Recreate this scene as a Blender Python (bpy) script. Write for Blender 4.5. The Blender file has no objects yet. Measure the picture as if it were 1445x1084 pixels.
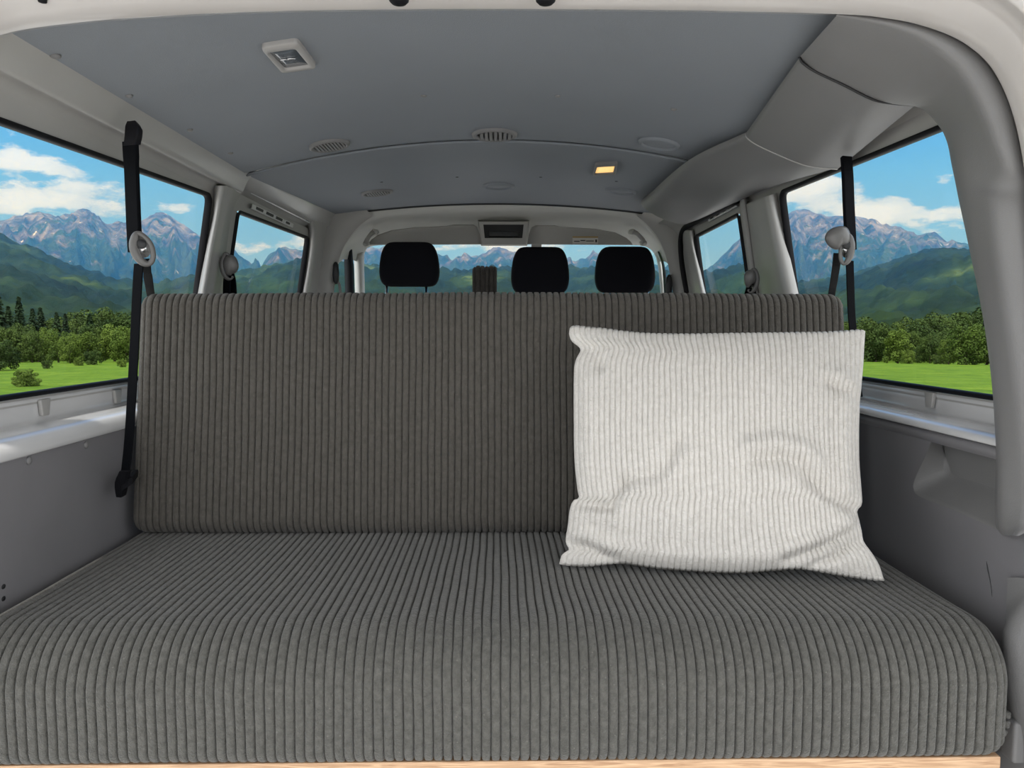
import bpy, bmesh, math, random
from mathutils import Vector, Matrix, noise

# ------------------------------------------------------------------ camera, sky, sun, exposure
C = bpy.context.scene.collection
scn = bpy.context.scene
PI = math.pi
FPX = 1085.0                       # focal length in pixels of the 1445 x 1084 frame
EYE = 0.95                         # eye level above the van floor
PITCH = math.atan(82 / FPX)
YAW = math.atan(17.5 / FPX)
cam_data = bpy.data.cameras.new('camera')
cam = bpy.data.objects.new('camera', cam_data)
C.objects.link(cam)
cam.location = (0, 0, EYE)
cam.rotation_euler = (PI / 2 - PITCH, 0, -YAW)
cam_data.sensor_fit = 'HORIZONTAL'
cam_data.sensor_width = 36.0
cam_data.lens = FPX / 1445 * 36
cam_data.clip_start = 0.02
cam_data.clip_end = 20000
scn.camera = cam
scn.view_settings.view_transform = 'Standard'
scn.view_settings.look = 'None'
scn.view_settings.gamma = 1
scn.view_settings.use_curve_mapping = False
scn.view_settings.exposure = 0.0
scn.cycles.use_denoising = True
scn.cycles.max_bounces = 10
scn.cycles.transparent_max_bounces = 16
scn.cycles.volume_bounces = 0
scn.cycles.sample_clamp_indirect = 4.0


def build_sky():
    w = bpy.data.worlds.new('sky')
    scn.world = w
    w.use_nodes = True
    nt = w.node_tree
    N, L = nt.nodes, nt.links
    N.clear()
    out = N.new('ShaderNodeOutputWorld')
    bg = N.new('ShaderNodeBackground')
    tc = N.new('ShaderNodeTexCoord')
    sep = N.new('ShaderNodeSeparateXYZ')
    L.new(tc.outputs['Generated'], sep.inputs[0])

    def m(op, a, b=None, clamp=False):
        n = N.new('ShaderNodeMath')
        n.operation = op
        n.use_clamp = clamp
        for i, v in enumerate((a, b)):
            if v is None:
                continue
            if isinstance(v, (int, float)):
                n.inputs[i].default_value = v
            else:
                L.new(v, n.inputs[i])
        return n.outputs[0]
    X, Y, Z = sep.outputs
    az = m('ARCTAN2', X, Y)
    ramp = N.new('ShaderNodeValToRGB')
    L.new(Z, ramp.inputs[0])
    cr = ramp.color_ramp
    cr.elements[0].position = 0.0
    cr.elements[0].color = (0.50, 0.76, 1.15, 1)
    cr.elements[1].position = 1.0
    cr.elements[1].color = (0.05, 0.17, 0.48, 1)
    for p, c in ((0.10, (0.28, 0.58, 1.10, 1)), (0.20, (0.13, 0.42, 1.05, 1)), (0.32, (0.07, 0.26, 0.70, 1))):
        e = cr.elements.new(p)
        e.color = c
    # cumulus banks: noise over (azimuth, elevation), denser low down
    comb = N.new('ShaderNodeCombineXYZ')
    L.new(m('MULTIPLY', az, 1.0), comb.inputs[0])
    L.new(m('MULTIPLY', Z, 2.3), comb.inputs[1])
    n1 = N.new('ShaderNodeTexNoise')
    n1.inputs['Scale'].default_value = 12.0
    n1.inputs['Detail'].default_value = 9
    n1.inputs['Roughness'].default_value = 0.60
    off = N.new('ShaderNodeVectorMath')
    off.operation = 'ADD'
    off.inputs[1].default_value = CLOUD_OFF
    L.new(comb.outputs[0], off.inputs[0])
    L.new(off.outputs[0], n1.inputs['Vector'])
    cov = N.new('ShaderNodeValToRGB')           # coverage against elevation
    L.new(Z, cov.inputs[0])
    cc = cov.color_ramp
    cc.elements[0].position = 0.0
    cc.elements[0].color = (0.62,) * 3 + (1,)
    cc.elements[1].position = 1.0
    cc.elements[1].color = (0.52,) * 3 + (1,)
    for p, v in ((0.09, 0.60), (0.15, 0.56), (0.22, 0.50), (0.28, 0.44), (0.45, 0.47)):
        e = cc.elements.new(p)
        e.color = (v, v, v, 1)
    blob = None
    for a0, z0, ra, rz, amp in CLOUDS:
        da = m('DIVIDE', m('SUBTRACT', az, a0), ra)
        dz = m('DIVIDE', m('SUBTRACT', Z, z0), rz)
        q = m('ADD', m('MULTIPLY', da, da), m('MULTIPLY', dz, dz))
        g = m('MULTIPLY', m('POWER', 2.718, m('MULTIPLY', q, -1.0)), amp)
        blob = g if blob is None else m('ADD', blob, g)
    dens = m('SUBTRACT', m('ADD', n1.outputs['Fac'], blob), 0.66)
    cl = m('MULTIPLY', dens, 12.0, True)
    n2 = N.new('ShaderNodeTexNoise')
    n2.inputs['Scale'].default_value = 16
    n2.inputs['Detail'].default_value = 6
    L.new(comb.outputs[0], n2.inputs['Vector'])
    ccol = N.new('ShaderNodeValToRGB')
    L.new(m('ADD', m('MULTIPLY', dens, 1.2), m('MULTIPLY', n2.outputs['Fac'], 0.6)), ccol.inputs[0])
    ccol.color_ramp.elements[0].position = 0.25
    ccol.color_ramp.elements[0].color = (0.66, 0.80, 1.15, 1)
    ccol.color_ramp.elements[1].position = 0.55
    ccol.color_ramp.elements[1].color = (0.98, 1.08, 1.42, 1)
    mix = N.new('ShaderNodeMixRGB')
    L.new(m('MULTIPLY', cl, 0.95), mix.inputs[0])
    L.new(ramp.outputs[0], mix.inputs[1])
    L.new(ccol.outputs[0], mix.inputs[2])
    # sky out of view, behind and beside, brightened as added fill for the interior
    back = N.new('ShaderNodeMapRange')
    back.interpolation_type = 'SMOOTHSTEP'
    back.inputs['From Min'].default_value = 0.72
    back.inputs['From Max'].default_value = 0.05
    L.new(Y, back.inputs['Value'])
    mix2 = N.new('ShaderNodeMixRGB')
    L.new(back.outputs[0], mix2.inputs[0])
    L.new(mix.outputs[0], mix2.inputs[1])
    mix2.inputs[2].default_value = FILL_SKY
    L.new(mix2.outputs[0], bg.inputs['Color'])
    bg.inputs['Strength'].default_value = 1.0
    L.new(bg.outputs[0], out.inputs['Surface'])
    w.cycles.sampling_method = 'MANUAL'
    w.cycles.sample_map_resolution = 512


CLOUD_OFF = (3.1, 1.7, 0.0)
CLOUDS = []                          # azimuth, sin(elevation), radii, amount


def _cl(px, py, rx, ry, amp):
    a = math.atan((px - 705) / FPX)
    z = (460 - py) / FPX * math.cos(a)
    CLOUDS.append((a, z / math.sqrt(1 + z * z), rx / FPX * math.cos(a) ** 2, ry / FPX, amp))


for _c in ((40, 230, 75, 22, .22), (130, 262, 80, 20, .22), (20, 294, 70, 18, .22), (110, 300, 130, 16, .16),
           (260, 300, 60, 14, .14), (360, 350, 90, 14, .16), (1185, 262, 80, 13, .24), (1150, 285, 80, 18, .26), (1130, 262, 40, 20, .18), (1310, 305, 120, 17, .26),
           (1335, 253, 28, 10, .20), (1225, 300, 60, 14, .20), (720, 352, 330, 12, .20), (1020, 345, 60, 10, .10),
           (-120, 240, 90, 40, .2), (1500, 270, 90, 30, .2),
           (330, 220, 60, 30, -.12), (1300, 215, 120, 20, -.10), (60, 185, 200, 10, -.06)):
    _cl(*_c)
FILL_SKY = (2.1, 2.15, 2.2, 1)
build_sky()

sun_data = bpy.data.lights.new('sun', 'SUN')
sun_data.energy = 4.0
sun_data.angle = 0.02
sun_data.color = (1.0, 0.96, 0.90)
sun = bpy.data.objects.new('sun', sun_data)
C.objects.link(sun)
SUN_EL, SUN_AZ = math.radians(54), math.radians(-5)      # behind the van, a touch to the left
sun_dir = Vector((math.sin(SUN_AZ) * math.cos(SUN_EL), -math.cos(SUN_AZ) * math.cos(SUN_EL), math.sin(SUN_EL)))
sun.rotation_euler = sun_dir.to_track_quat('Z', 'Y').to_euler()

# ------------------------------------------------------------------ pixel -> point on a known surface
RC = cam.rotation_euler.to_matrix()
EYEV = Vector((0, 0, EYE))


def ray(px, py):
    return RC @ Vector(((px - 722.5) / FPX, -(py - 542) / FPX, -1))


def at_y(px, py, Y):
    d = ray(px, py)
    return EYEV + d * (Y / d.y)


def at_z(px, py, z):
    d = ray(px, py)
    return EYEV + d * ((z - EYE) / d.z)


WX0, WK = 0.88, 0.172               # inner wall: |x| = WX0 - WK * (z - EYE + .13)


def wall_x(z):
    return WX0 - WK * (z - EYE + 0.13)


def on_wall(px, py, side, inset=0.0):
    d = ray(px, py)
    t = (WX0 - inset - WK * 0.13) / (side * d.x + WK * d.z)
    return EYEV + d * t


def at_x(px, py, X):
    d = ray(px, py)
    return EYEV + d * (X / d.x)


def plane_hit(px, py, p0, n):
    d = ray(px, py)
    return EYEV + d * ((p0 - EYEV).dot(n) / d.dot(n))


def catmull(pts, per=6, closed=False):
    P = [Vector(p) for p in pts]
    n = len(P)
    out = []
    rng = n if closed else n - 1
    for i in range(rng):
        p1, p2 = P[i % n], P[(i + 1) % n]
        p0 = P[(i - 1) % n] if closed or i > 0 else p1 * 2 - p2
        p3 = P[(i + 2) % n] if closed or i + 2 < n else p2 * 2 - p1
        for k in range(per):
            t = k / per
            out.append(0.5 * ((2 * p1) + (p2 - p0) * t + (2 * p0 - 5 * p1 + 4 * p2 - p3) * t * t + (3 * p1 - p0 - 3 * p2 + p3) * t ** 3))
    if not closed:
        out.append(P[-1])
    return out


def interp(tab, x):
    if x <= tab[0][0]:
        return tab[0][1]
    for (a, b), (c, d) in zip(tab, tab[1:]):
        if x <= c:
            return b + (d - b) * (x - a) / (c - a)
    return tab[-1][1]


# ------------------------------------------------------------------ object helpers
WORLD = {}                           # world place of every empty, for its children


def put(name, verts, faces, mat, parent=None, smooth=True, uv=None):
    o0 = WORLD.get(parent.name, Vector()) if parent else Vector()
    me = bpy.data.meshes.new(name)
    me.from_pydata([tuple(Vector(v) - o0) for v in verts], [], faces)
    me.validate()
    for m in (mat if isinstance(mat, (list, tuple)) else [mat]):
        me.materials.append(m)
    bm = bmesh.new()
    bm.from_mesh(me)
    bmesh.ops.recalc_face_normals(bm, faces=bm.faces)
    bm.to_mesh(me)
    bm.free()
    if smooth:
        for p in me.polygons:
            p.use_smooth = True
    o = bpy.data.objects.new(name, me)
    C.objects.link(o)
    if parent:
        o.parent = parent
    WORLD[o.name] = o0.copy()
    return o


def put_bm(name, bm, mat, parent=None, smooth=True):
    bm.verts.ensure_lookup_table()
    idx = {v: i for i, v in enumerate(bm.verts)}
    vs = [v.co.copy() for v in bm.verts]
    fs = [[idx[v] for v in f.verts] for f in bm.faces]
    bm.free()
    return put(name, vs, fs, mat, parent, smooth)


def autosmooth(o, deg=35):
    me = o.data
    bm = bmesh.new()
    bm.from_mesh(me)
    for e in bm.edges:
        if len(e.link_faces) == 2 and e.calc_face_angle(0) > math.radians(deg):
            e.smooth = False
    bm.to_mesh(me)
    bm.free()
    return o


def thing(name, label, cat, loc=(0, 0, 0), group=None):
    o = bpy.data.objects.new(name, None)
    C.objects.link(o)
    o.location = loc
    o.empty_display_size = 0.02
    WORLD[o.name] = Vector(loc)
    return tag(o, label, cat, group)


def tag(o, label, cat, group=None):
    o['label'] = label
    o['category'] = cat
    if group:
        o['group'] = group
    return o


def struct(o):
    o['kind'] = 'structure'
    return o


def grid_faces(nu, nv, cu=False, cv=False):
    f = []
    for i in range(nu if cu else nu - 1):
        for j in range(nv if cv else nv - 1):
            a = i * nv + j
            b = ((i + 1) % nu) * nv + j
            c = ((i + 1) % nu) * nv + (j + 1) % nv
            d = i * nv + (j + 1) % nv
            f.append((a, b, c, d))
    return f


def loft(name, curves, mat, parent=None, thick=0.0, smooth=True, cu=False, cv=False):
    n = len(curves[0])
    vs = [p for c in curves for p in c]
    o = put(name, vs, grid_faces(len(curves), n, cu, cv), mat, parent, smooth)
    if thick:
        md = o.modifiers.new('thickness', 'SOLIDIFY')
        md.thickness = abs(thick)
        md.offset = 1 if thick > 0 else -1
    return o


def tube_data(pts, r, seg=8, cap=True, flat=1.0):
    P = [Vector(p) for p in pts]
    vs, fs = [], []
    up = Vector((0.13, 0.21, 0.97)).normalized()
    for i, p in enumerate(P):
        t = (P[min(i + 1, len(P) - 1)] - P[max(i - 1, 0)]).normalized()
        u = t.cross(up)
        if u.length < 1e-4:
            u = t.cross(Vector((1, 0, 0)))
        u.normalize()
        v = u.cross(t).normalized()
        rr = r[i] if isinstance(r, (list, tuple)) else r
        for k in range(seg):
            a = 2 * PI * k / seg
            vs.append(p + u * rr * math.cos(a) + v * rr * flat * math.sin(a))
    fs = grid_faces(len(P), seg, False, True)
    if cap:
        fs.append(list(range(seg))[::-1])
        fs.append([(len(P) - 1) * seg + k for k in range(seg)])
    return vs, fs


def tube(name, pts, r, mat, parent=None, seg=8, flat=1.0):
    vs, fs = tube_data(pts, r, seg, True, flat)
    return put(name, vs, fs, mat, parent)


def strip(name, pts, widths, wdirs, mat, parent=None, th=0.0025, edge=0.0):
    """webbing: a thin closed band through pts, widths along wdirs"""
    vs = []
    P = [Vector(p) for p in pts]
    for i, p in enumerate(P):
        w = widths[i] if isinstance(widths, (list, tuple)) else widths
        d = Vector(wdirs[i] if isinstance(wdirs, list) else wdirs).normalized()
        t = (P[min(i + 1, len(P) - 1)] - P[max(i - 1, 0)]).normalized()
        n = t.cross(d).normalized()
        for a, b in ((-1, -.6), (-.92, -1), (.92, -1), (1, -.6), (1, .6), (.92, 1), (-.92, 1), (-1, .6)):
            vs.append(p + d * (w / 2 * a) + n * (th / 2 * b))
    fs = grid_faces(len(P), 8, False, True)
    fs.append(list(range(8))[::-1])
    fs.append([(len(P) - 1) * 8 + k for k in range(8)])
    return put(name, vs, fs, mat, parent, smooth=False)


def bevel_box(lo, hi, r=0.005, seg=2):
    bm = bmesh.new()
    bmesh.ops.create_cube(bm, size=1)
    lo, hi = Vector(lo), Vector(hi)
    for v in bm.verts:
        v.co = Vector((lo[i] + (v.co[i] + .5) * (hi[i] - lo[i]) for i in range(3)))
    if r:
        bmesh.ops.bevel(bm, geom=bm.edges[:], offset=r, segments=seg, profile=.6, affect='EDGES')
    return bm


def lathe(profile, seg=24):
    """profile [(r, h)] around z"""
    vs = [(r * math.cos(2 * PI * k / seg), r * math.sin(2 * PI * k / seg), h) for r, h in profile for k in range(seg)]
    fs = grid_faces(len(profile), seg, False, True)
    fs.append(list(range(seg))[::-1])
    fs.append([(len(profile) - 1) * seg + k for k in range(seg)])
    return vs, fs


# ------------------------------------------------------------------ materials
def mat(name, col, rough=.5, metal=0.0, spec=.5, coat=0.0, sheen=0.0, var=0.0, vscale=8.0, bump=0.0, bscale=200.0, emit=None):
    m = bpy.data.materials.new(name)
    m.use_nodes = True
    nt = m.node_tree
    b = nt.nodes['Principled BSDF']
    b.inputs['Base Color'].default_value = (*col, 1)
    b.inputs['Roughness'].default_value = rough
    b.inputs['Metallic'].default_value = metal
    b.inputs['Specular IOR Level'].default_value = spec
    if coat:
        b.inputs['Coat Weight'].default_value = coat
        b.inputs['Coat Roughness'].default_value = .12
    if sheen:
        b.inputs['Sheen Weight'].default_value = sheen
        b.inputs['Sheen Roughness'].default_value = .5
    if emit:
        b.inputs['Emission Color'].default_value = (*emit[:3], 1)
        b.inputs['Emission Strength'].default_value = emit[3]
    tc = nt.nodes.new('ShaderNodeTexCoord')
    if var:
        n = nt.nodes.new('ShaderNodeTexNoise')
        n.inputs['Scale'].default_value = vscale
        n.inputs['Detail'].default_value = 6
        nt.links.new(tc.outputs['Object'], n.inputs['Vector'])
        r = nt.nodes.new('ShaderNodeValToRGB')
        r.color_ramp.elements[0].position = .3
        r.color_ramp.elements[1].position = .7
        r.color_ramp.elements[0].color = tuple(max(c * (1 - var), 0) for c in col) + (1,)
        r.color_ramp.elements[1].color = tuple(c * (1 + var) for c in col) + (1,)
        nt.links.new(n.outputs['Fac'], r.inputs[0])
        nt.links.new(r.outputs[0], b.inputs['Base Color'])
    if bump:
        n = nt.nodes.new('ShaderNodeTexNoise')
        n.inputs['Scale'].default_value = bscale
        n.inputs['Detail'].default_value = 4
        nt.links.new(tc.outputs['Object'], n.inputs['Vector'])
        bp = nt.nodes.new('ShaderNodeBump')
        bp.inputs['Strength'].default_value = bump
        bp.inputs['Distance'].default_value = .002
        nt.links.new(n.outputs['Fac'], bp.inputs['Height'])
        nt.links.new(bp.outputs[0], b.inputs['Normal'])
    return m


M = dict(
    paint=mat('warm grey body paint', (.50, .475, .455), .28, coat=1.0, var=.06, vscale=5, bump=.12, bscale=22),
    paint_in=mat('grey inner body paint', (.38, .372, .358), .42, coat=.25, var=.05, vscale=6, bump=.1, bscale=20),
    sill=mat('silver grey sill paint', (.66, .66, .665), .2, coat=1.0, var=.03),
    vinyl=mat('grey headliner vinyl', (.222, .240, .262), .62, spec=.35, var=.04, vscale=3, bump=.25, bscale=420),
    plastic=mat('grey trim plastic', (.195, .193, .193), .5, spec=.4, var=.03, bump=.2, bscale=500),
    plastic_light=mat('light grey plastic', (.36, .35, .34), .45, var=.03),
    panel=mat('grey painted side panel', (.20, .195, .205), .42, var=.06, vscale=5, bump=.08, bscale=60),
    lining=mat('beige grey cab lining', (.56, .555, .52), .7, var=.03, bump=.2, bscale=300),
    visor=mat('grey visor vinyl', (.38, .37, .35), .7, var=.03),
    dark=mat('dark recess plastic', (.018, .019, .021), .5),
    rubber=mat('black rubber', (.006, .006, .008), .6, spec=.18),
    belt=mat('black belt webbing', (.003, .0035, .005), .75, spec=.08, bump=.3, bscale=900),
    black_fabric=mat('black seat fabric', (.006, .006, .009), .9, spec=.15, bump=.3, bscale=700),
    chrome=mat('polished steel', (.72, .72, .73), .16, metal=1),
    loop=mat('grey loop plastic', (.125, .122, .118), .35, spec=.5),
    steel=mat('bare galvanised steel', (.72, .73, .71), .3, coat=.5, var=.12, vscale=40),
    carpet=mat('grey van floor', (.38, .38, .37), .8, var=.2, vscale=30),
    bounce_gravel=mat('pale bounce gravel', (.54, .525, .50), .9, var=.25, vscale=3, bump=.5, bscale=30),  # unseen ground, paled to throw more sunlight into the van
)


def corduroy_mat(name, col, tip, sheen, speck):
    m = mat(name, col, .88, spec=.2, sheen=sheen)
    nt = m.node_tree
    N, L = nt.nodes, nt.links
    b = N['Principled BSDF']
    tc = N.new('ShaderNodeTexCoord')
    n1 = N.new('ShaderNodeTexNoise')
    n1.inputs['Scale'].default_value = 90
    n1.inputs['Detail'].default_value = 8
    n1.inputs['Roughness'].default_value = .7
    L.new(tc.outputs['Object'], n1.inputs['Vector'])
    r = N.new('ShaderNodeValToRGB')
    r.color_ramp.elements[0].position = .34
    r.color_ramp.elements[0].color = (*col, 1)
    r.color_ramp.elements[1].position = .72
    r.color_ramp.elements[1].color = (*tip, 1)
    L.new(n1.outputs['Fac'], r.inputs[0])
    v = N.new('ShaderNodeTexVoronoi')                  # tiny pale lint flecks
    v.inputs['Scale'].default_value = 75
    L.new(tc.outputs['Object'], v.inputs['Vector'])
    lt = N.new('ShaderNodeMath')
    lt.operation = 'LESS_THAN'
    lt.inputs[1].default_value = .085
    L.new(v.outputs['Distance'], lt.inputs[0])
    mx = N.new('ShaderNodeMixRGB')
    mx.inputs[2].default_value = (*speck, 1)
    ml = N.new('ShaderNodeMath')
    ml.operation = 'MULTIPLY'
    ml.inputs[1].default_value = .4
    L.new(lt.outputs[0], ml.inputs[0])
    L.new(ml.outputs[0], mx.inputs[0])
    L.new(r.outputs[0], mx.inputs[1])
    L.new(mx.outputs[0], b.inputs['Base Color'])
    n2 = N.new('ShaderNodeTexNoise')
    n2.inputs['Scale'].default_value = 380
    n2.inputs['Detail'].default_value = 5
    L.new(tc.outputs['Object'], n2.inputs['Vector'])
    n3 = N.new('ShaderNodeTexNoise')
    n3.inputs['Scale'].default_value = 130
    n3.inputs['Detail'].default_value = 3
    n3.inputs['Distortion'].default_value = 2
    L.new(tc.outputs['Object'], n3.inputs['Vector'])
    ad = N.new('ShaderNodeMath')
    ad.operation = 'ADD'
    L.new(n2.outputs['Fac'], ad.inputs[0])
    L.new(n3.outputs['Fac'], ad.inputs[1])
    bp = N.new('ShaderNodeBump')
    bp.inputs['Strength'].default_value = .7
    bp.inputs['Distance'].default_value = .003
    L.new(ad.outputs[0], bp.inputs['Height'])
    L.new(bp.outputs[0], b.inputs['Normal'])
    return m


M['cord_dark'] = corduroy_mat('charcoal corduroy', (.068, .067, .060), (.124, .121, .110), .2, (.22, .21, .19))
M['cord_dimmed'] = corduroy_mat('dimmed charcoal corduroy', (.072, .066, .057), (.115, .106, .093), .15, (.2, .19, .17))  # seat corduroy again, the backrest's lower light and nap tone put into the colour
M['cord_shaded'] = corduroy_mat('shade-darkened brown corduroy', (.036, .032, .028), (.058, .052, .046), .1, (.12, .11, .10))  # darker copy of the same corduroy, shade put into its colour
M['cord_white'] = corduroy_mat('off white corduroy', (.62, .595, .555), (.74, .715, .675), .12, (.84, .82, .79))


def glass_mat():
    m = bpy.data.materials.new('window glass')
    m.use_nodes = True
    nt = m.node_tree
    N, L = nt.nodes, nt.links
    N.clear()
    out = N.new('ShaderNodeOutputMaterial')
    mix = N.new('ShaderNodeMixShader')
    tr = N.new('ShaderNodeBsdfTransparent')
    tr.inputs[0].default_value = (.97, .985, .98, 1)
    gl = N.new('ShaderNodeBsdfGlossy')
    gl.inputs['Roughness'].default_value = .02
    # clear-glass reflectance against the angle of view, the same from both faces of the thin pane
    geo = N.new('ShaderNodeNewGeometry')
    dot = N.new('ShaderNodeVectorMath')
    dot.operation = 'DOT_PRODUCT'
    L.new(geo.outputs['Incoming'], dot.inputs[0])
    L.new(geo.outputs['Normal'], dot.inputs[1])
    prev = dot.outputs['Value']
    for op, b, swap in (('ABSOLUTE', None, 0), ('SUBTRACT', 1.0, 1), ('POWER', 5.0, 0), ('MULTIPLY', .45, 0), ('ADD', .02, 0)):
        q = N.new('ShaderNodeMath')
        q.operation = op
        if swap:
            q.inputs[0].default_value = b
            L.new(prev, q.inputs[1])
        else:
            L.new(prev, q.inputs[0])
            if b is not None:
                q.inputs[1].default_value = b
        prev = q.outputs[0]
    L.new(prev, mix.inputs[0])
    L.new(tr.outputs[0], mix.inputs[1])
    L.new(gl.outputs[0], mix.inputs[2])
    L.new(mix.outputs[0], out.inputs[0])
    return m


M['glass'] = glass_mat()
M['lamp_lens'] = mat('clear lamp lens', (.10, .115, .13), .15, coat=.6, bump=.6, bscale=60)
M['lamp_lit'] = mat('lit amber lens', (.9, .6, .25), .4, emit=(1.0, .60, .20, 1.0))


def wood_mat():
    m = mat('pale pine', (.62, .42, .25), .55)
    nt = m.node_tree
    N, L = nt.nodes, nt.links
    tc = N.new('ShaderNodeTexCoord')
    mp = N.new('ShaderNodeMapping')
    mp.inputs['Scale'].default_value = (3, 30, 60)
    n = N.new('ShaderNodeTexNoise')
    n.inputs['Scale'].default_value = 4
    n.inputs['Detail'].default_value = 8
    n.inputs['Distortion'].default_value = 1.2
    L.new(tc.outputs['Object'], mp.inputs[0])
    L.new(mp.outputs[0], n.inputs['Vector'])
    r = N.new('ShaderNodeValToRGB')
    r.color_ramp.elements[0].position = .35
    r.color_ramp.elements[0].color = (.42, .24, .13, 1)
    r.color_ramp.elements[1].position = .65
    r.color_ramp.elements[1].color = (.70, .47, .29, 1)
    L.new(n.outputs['Fac'], r.inputs[0])
    L.new(r.outputs[0], N['Principled BSDF'].inputs['Base Color'])
    return m


M['wood'] = wood_mat()


# ------------------------------------------------------------------ van shell
def ceil_z(x, y):
    f = max(0.0, y - 2.27) / 1.17
    edge = EYE + .439 + .050 * f
    mid = EYE + .533 + .006 * f
    return mid - (mid - edge) * min((abs(x) / .715) ** 2, 1.25)


def build_shell():
    # floor, ground-side shell
    struct(put_bm('floor', bevel_box((-.93, 1.02, -.06), (.93, 4.75, 0), 0), M['carpet'], smooth=False))
    # ceiling: rear and front panels with a seam between them
    xs = [-.73 + 1.46 * i / 28 for i in range(29)]

    def sheet(name, ys):
        c = [[Vector((x, y, ceil_z(x, y))) for x in xs] for y in ys]
        return struct(loft(name, c, M['vinyl'], thick=0))
    a = sheet('ceiling', [1.10, 1.3, 1.5, 1.7, 1.9, 2.1, 2.20, 2.245, 2.262, 2.268])
    for v in a.data.vertices:
        if v.co.y > 2.26:
            v.co.z += .004
    sheet('ceiling_front', [2.272, 2.4, 2.6, 2.8, 3.0, 3.2, 3.35, 3.44])
    # a raised moulding bead along the seam and one at the front edge
    for nm, yy, r, mt in (('trim_1', 2.27, .0045, M['vinyl']), ('trim_2', 3.442, .006, M['dark'])):
        pts = [Vector((x, yy, ceil_z(x, yy) - .001)) for x in xs]
        struct(tube(nm, pts, r, mt))
    # outer roof skin, over everything, keeps the daylight out
    oc = []
    for y in (1.06, 2.0, 3.0, 4.06):
        oc.append([Vector((x, y, EYE + .60 - .13 * (x / .86) ** 4)) for x in [-.86 + 1.72 * i / 16 for i in range(17)]])
    struct(loft('roof', oc, M['paint']))


build_shell()


def rounded_loop(corners, r, n=5):
    """corners 2-D in order -> rounded 2-D loop"""
    out = []
    m = len(corners)
    for i in range(m):
        p = Vector(corners[i])
        a = (Vector(corners[i - 1]) - p)
        b = (Vector(corners[(i + 1) % m]) - p)
        ra = min(r, a.length * .45, b.length * .45)
        a.normalize()
        b.normalize()
        s, e = p + a * ra, p + b * ra
        for k in range(n + 1):
            t = k / n
            out.append((1 - t) ** 2 * s + 2 * t * (1 - t) * p + t * t * e)
    return out


def wall_pt(side, y, z, inset=0.0):
    return Vector((side * (wall_x(z) - inset), y, z))


# window corners in (y, z) on each wall, taken from the photograph
def yz(px, py, side):
    p = on_wall(px, py, side)
    return (p.y, p.z)


ZB = on_wall(0, 567, -1).z
WIN = {
    'window_1': (-1, [(1.13, on_wall(0, 166, -1).z - .004), yz(298, 273, -1), (on_wall(298, 273, -1).y + .012, ZB), (1.13, ZB)], .028),
    'window_2': (-1, [yz(334, 295, -1), yz(435, 334, -1), (yz(435, 334, -1)[0] + .012, ZB), (yz(334, 295, -1)[0] + .0, ZB)], .024),
    'window_3': (1, [(1.13, yz(1330, 176, 1)[1] - .004), yz(1101, 269, 1), (yz(1101, 269, 1)[0] + .012, ZB), (1.13, ZB)], .028),
    'window_4': (1, [yz(1044, 299, 1), yz(981, 332, 1), (yz(981, 332, 1)[0] + .03, ZB), (yz(1044, 299, 1)[0] + .01, ZB)], .02),
}


def build_wall(side, name, wins, top, y1=3.52):
    """sheet metal wall: one ring of faces around each window, plus the reveals"""
    z0, z1 = ZB - .045, EYE + top
    order = sorted(wins, key=lambda w: WIN[w][1][0][0] + WIN[w][1][1][0])
    ycut = [1.06]
    for a, b in zip(order, order[1:]):
        ycut.append((max(c[0] for c in WIN[a][1]) + min(c[0] for c in WIN[b][1])) / 2)
    ycut.append(y1)
    vs, fs = [], []
    for k, w in enumerate(order):
        loop = rounded_loop(WIN[w][1], WIN[w][2], 6)
        ya, yb = ycut[k], ycut[k + 1]
        cy = sum(p.x for p in loop) / len(loop)
        cz = sum(p.y for p in loop) / len(loop)
        outer = []
        for i, p in enumerate(loop):
            j = i % 7
            c = loop[i - j + 3]
            corner = Vector((ya if c.x < cy else yb, z0 if c.y < cz else z1))
            if j == 3:
                outer.append(corner)
            else:
                # first half of an arc leaves along the side it came from
                prv = loop[i - j - 1] if j < 3 else loop[(i - j + 7) % len(loop)]
                d = Vector((abs(p.x - prv.x), abs(p.y - prv.y)))
                q = Vector((p.x, corner.y)) if d.x > d.y else Vector((corner.x, p.y))
                outer.append(q)
        n = len(loop)
        b0 = len(vs)
        vs += [wall_pt(side, p.x, p.y) for p in outer]
        vs += [wall_pt(side, p.x, p.y) for p in loop]
        vs += [wall_pt(side, p.x, p.y) + Vector((side * .014, 0, 0)) for p in loop]
        for r in (0, 1):
            for i in range(n):
                fs.append((b0 + r * n + i, b0 + r * n + (i + 1) % n, b0 + (r + 1) * n + (i + 1) % n, b0 + (r + 1) * n + i))
    return struct(put(name, vs, fs, M['paint_in'], smooth=False))


build_wall(-1, 'wall_left', ['window_1', 'window_2'], .40)
build_wall(1, 'wall_right', ['window_3', 'window_4'], .42)


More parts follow.
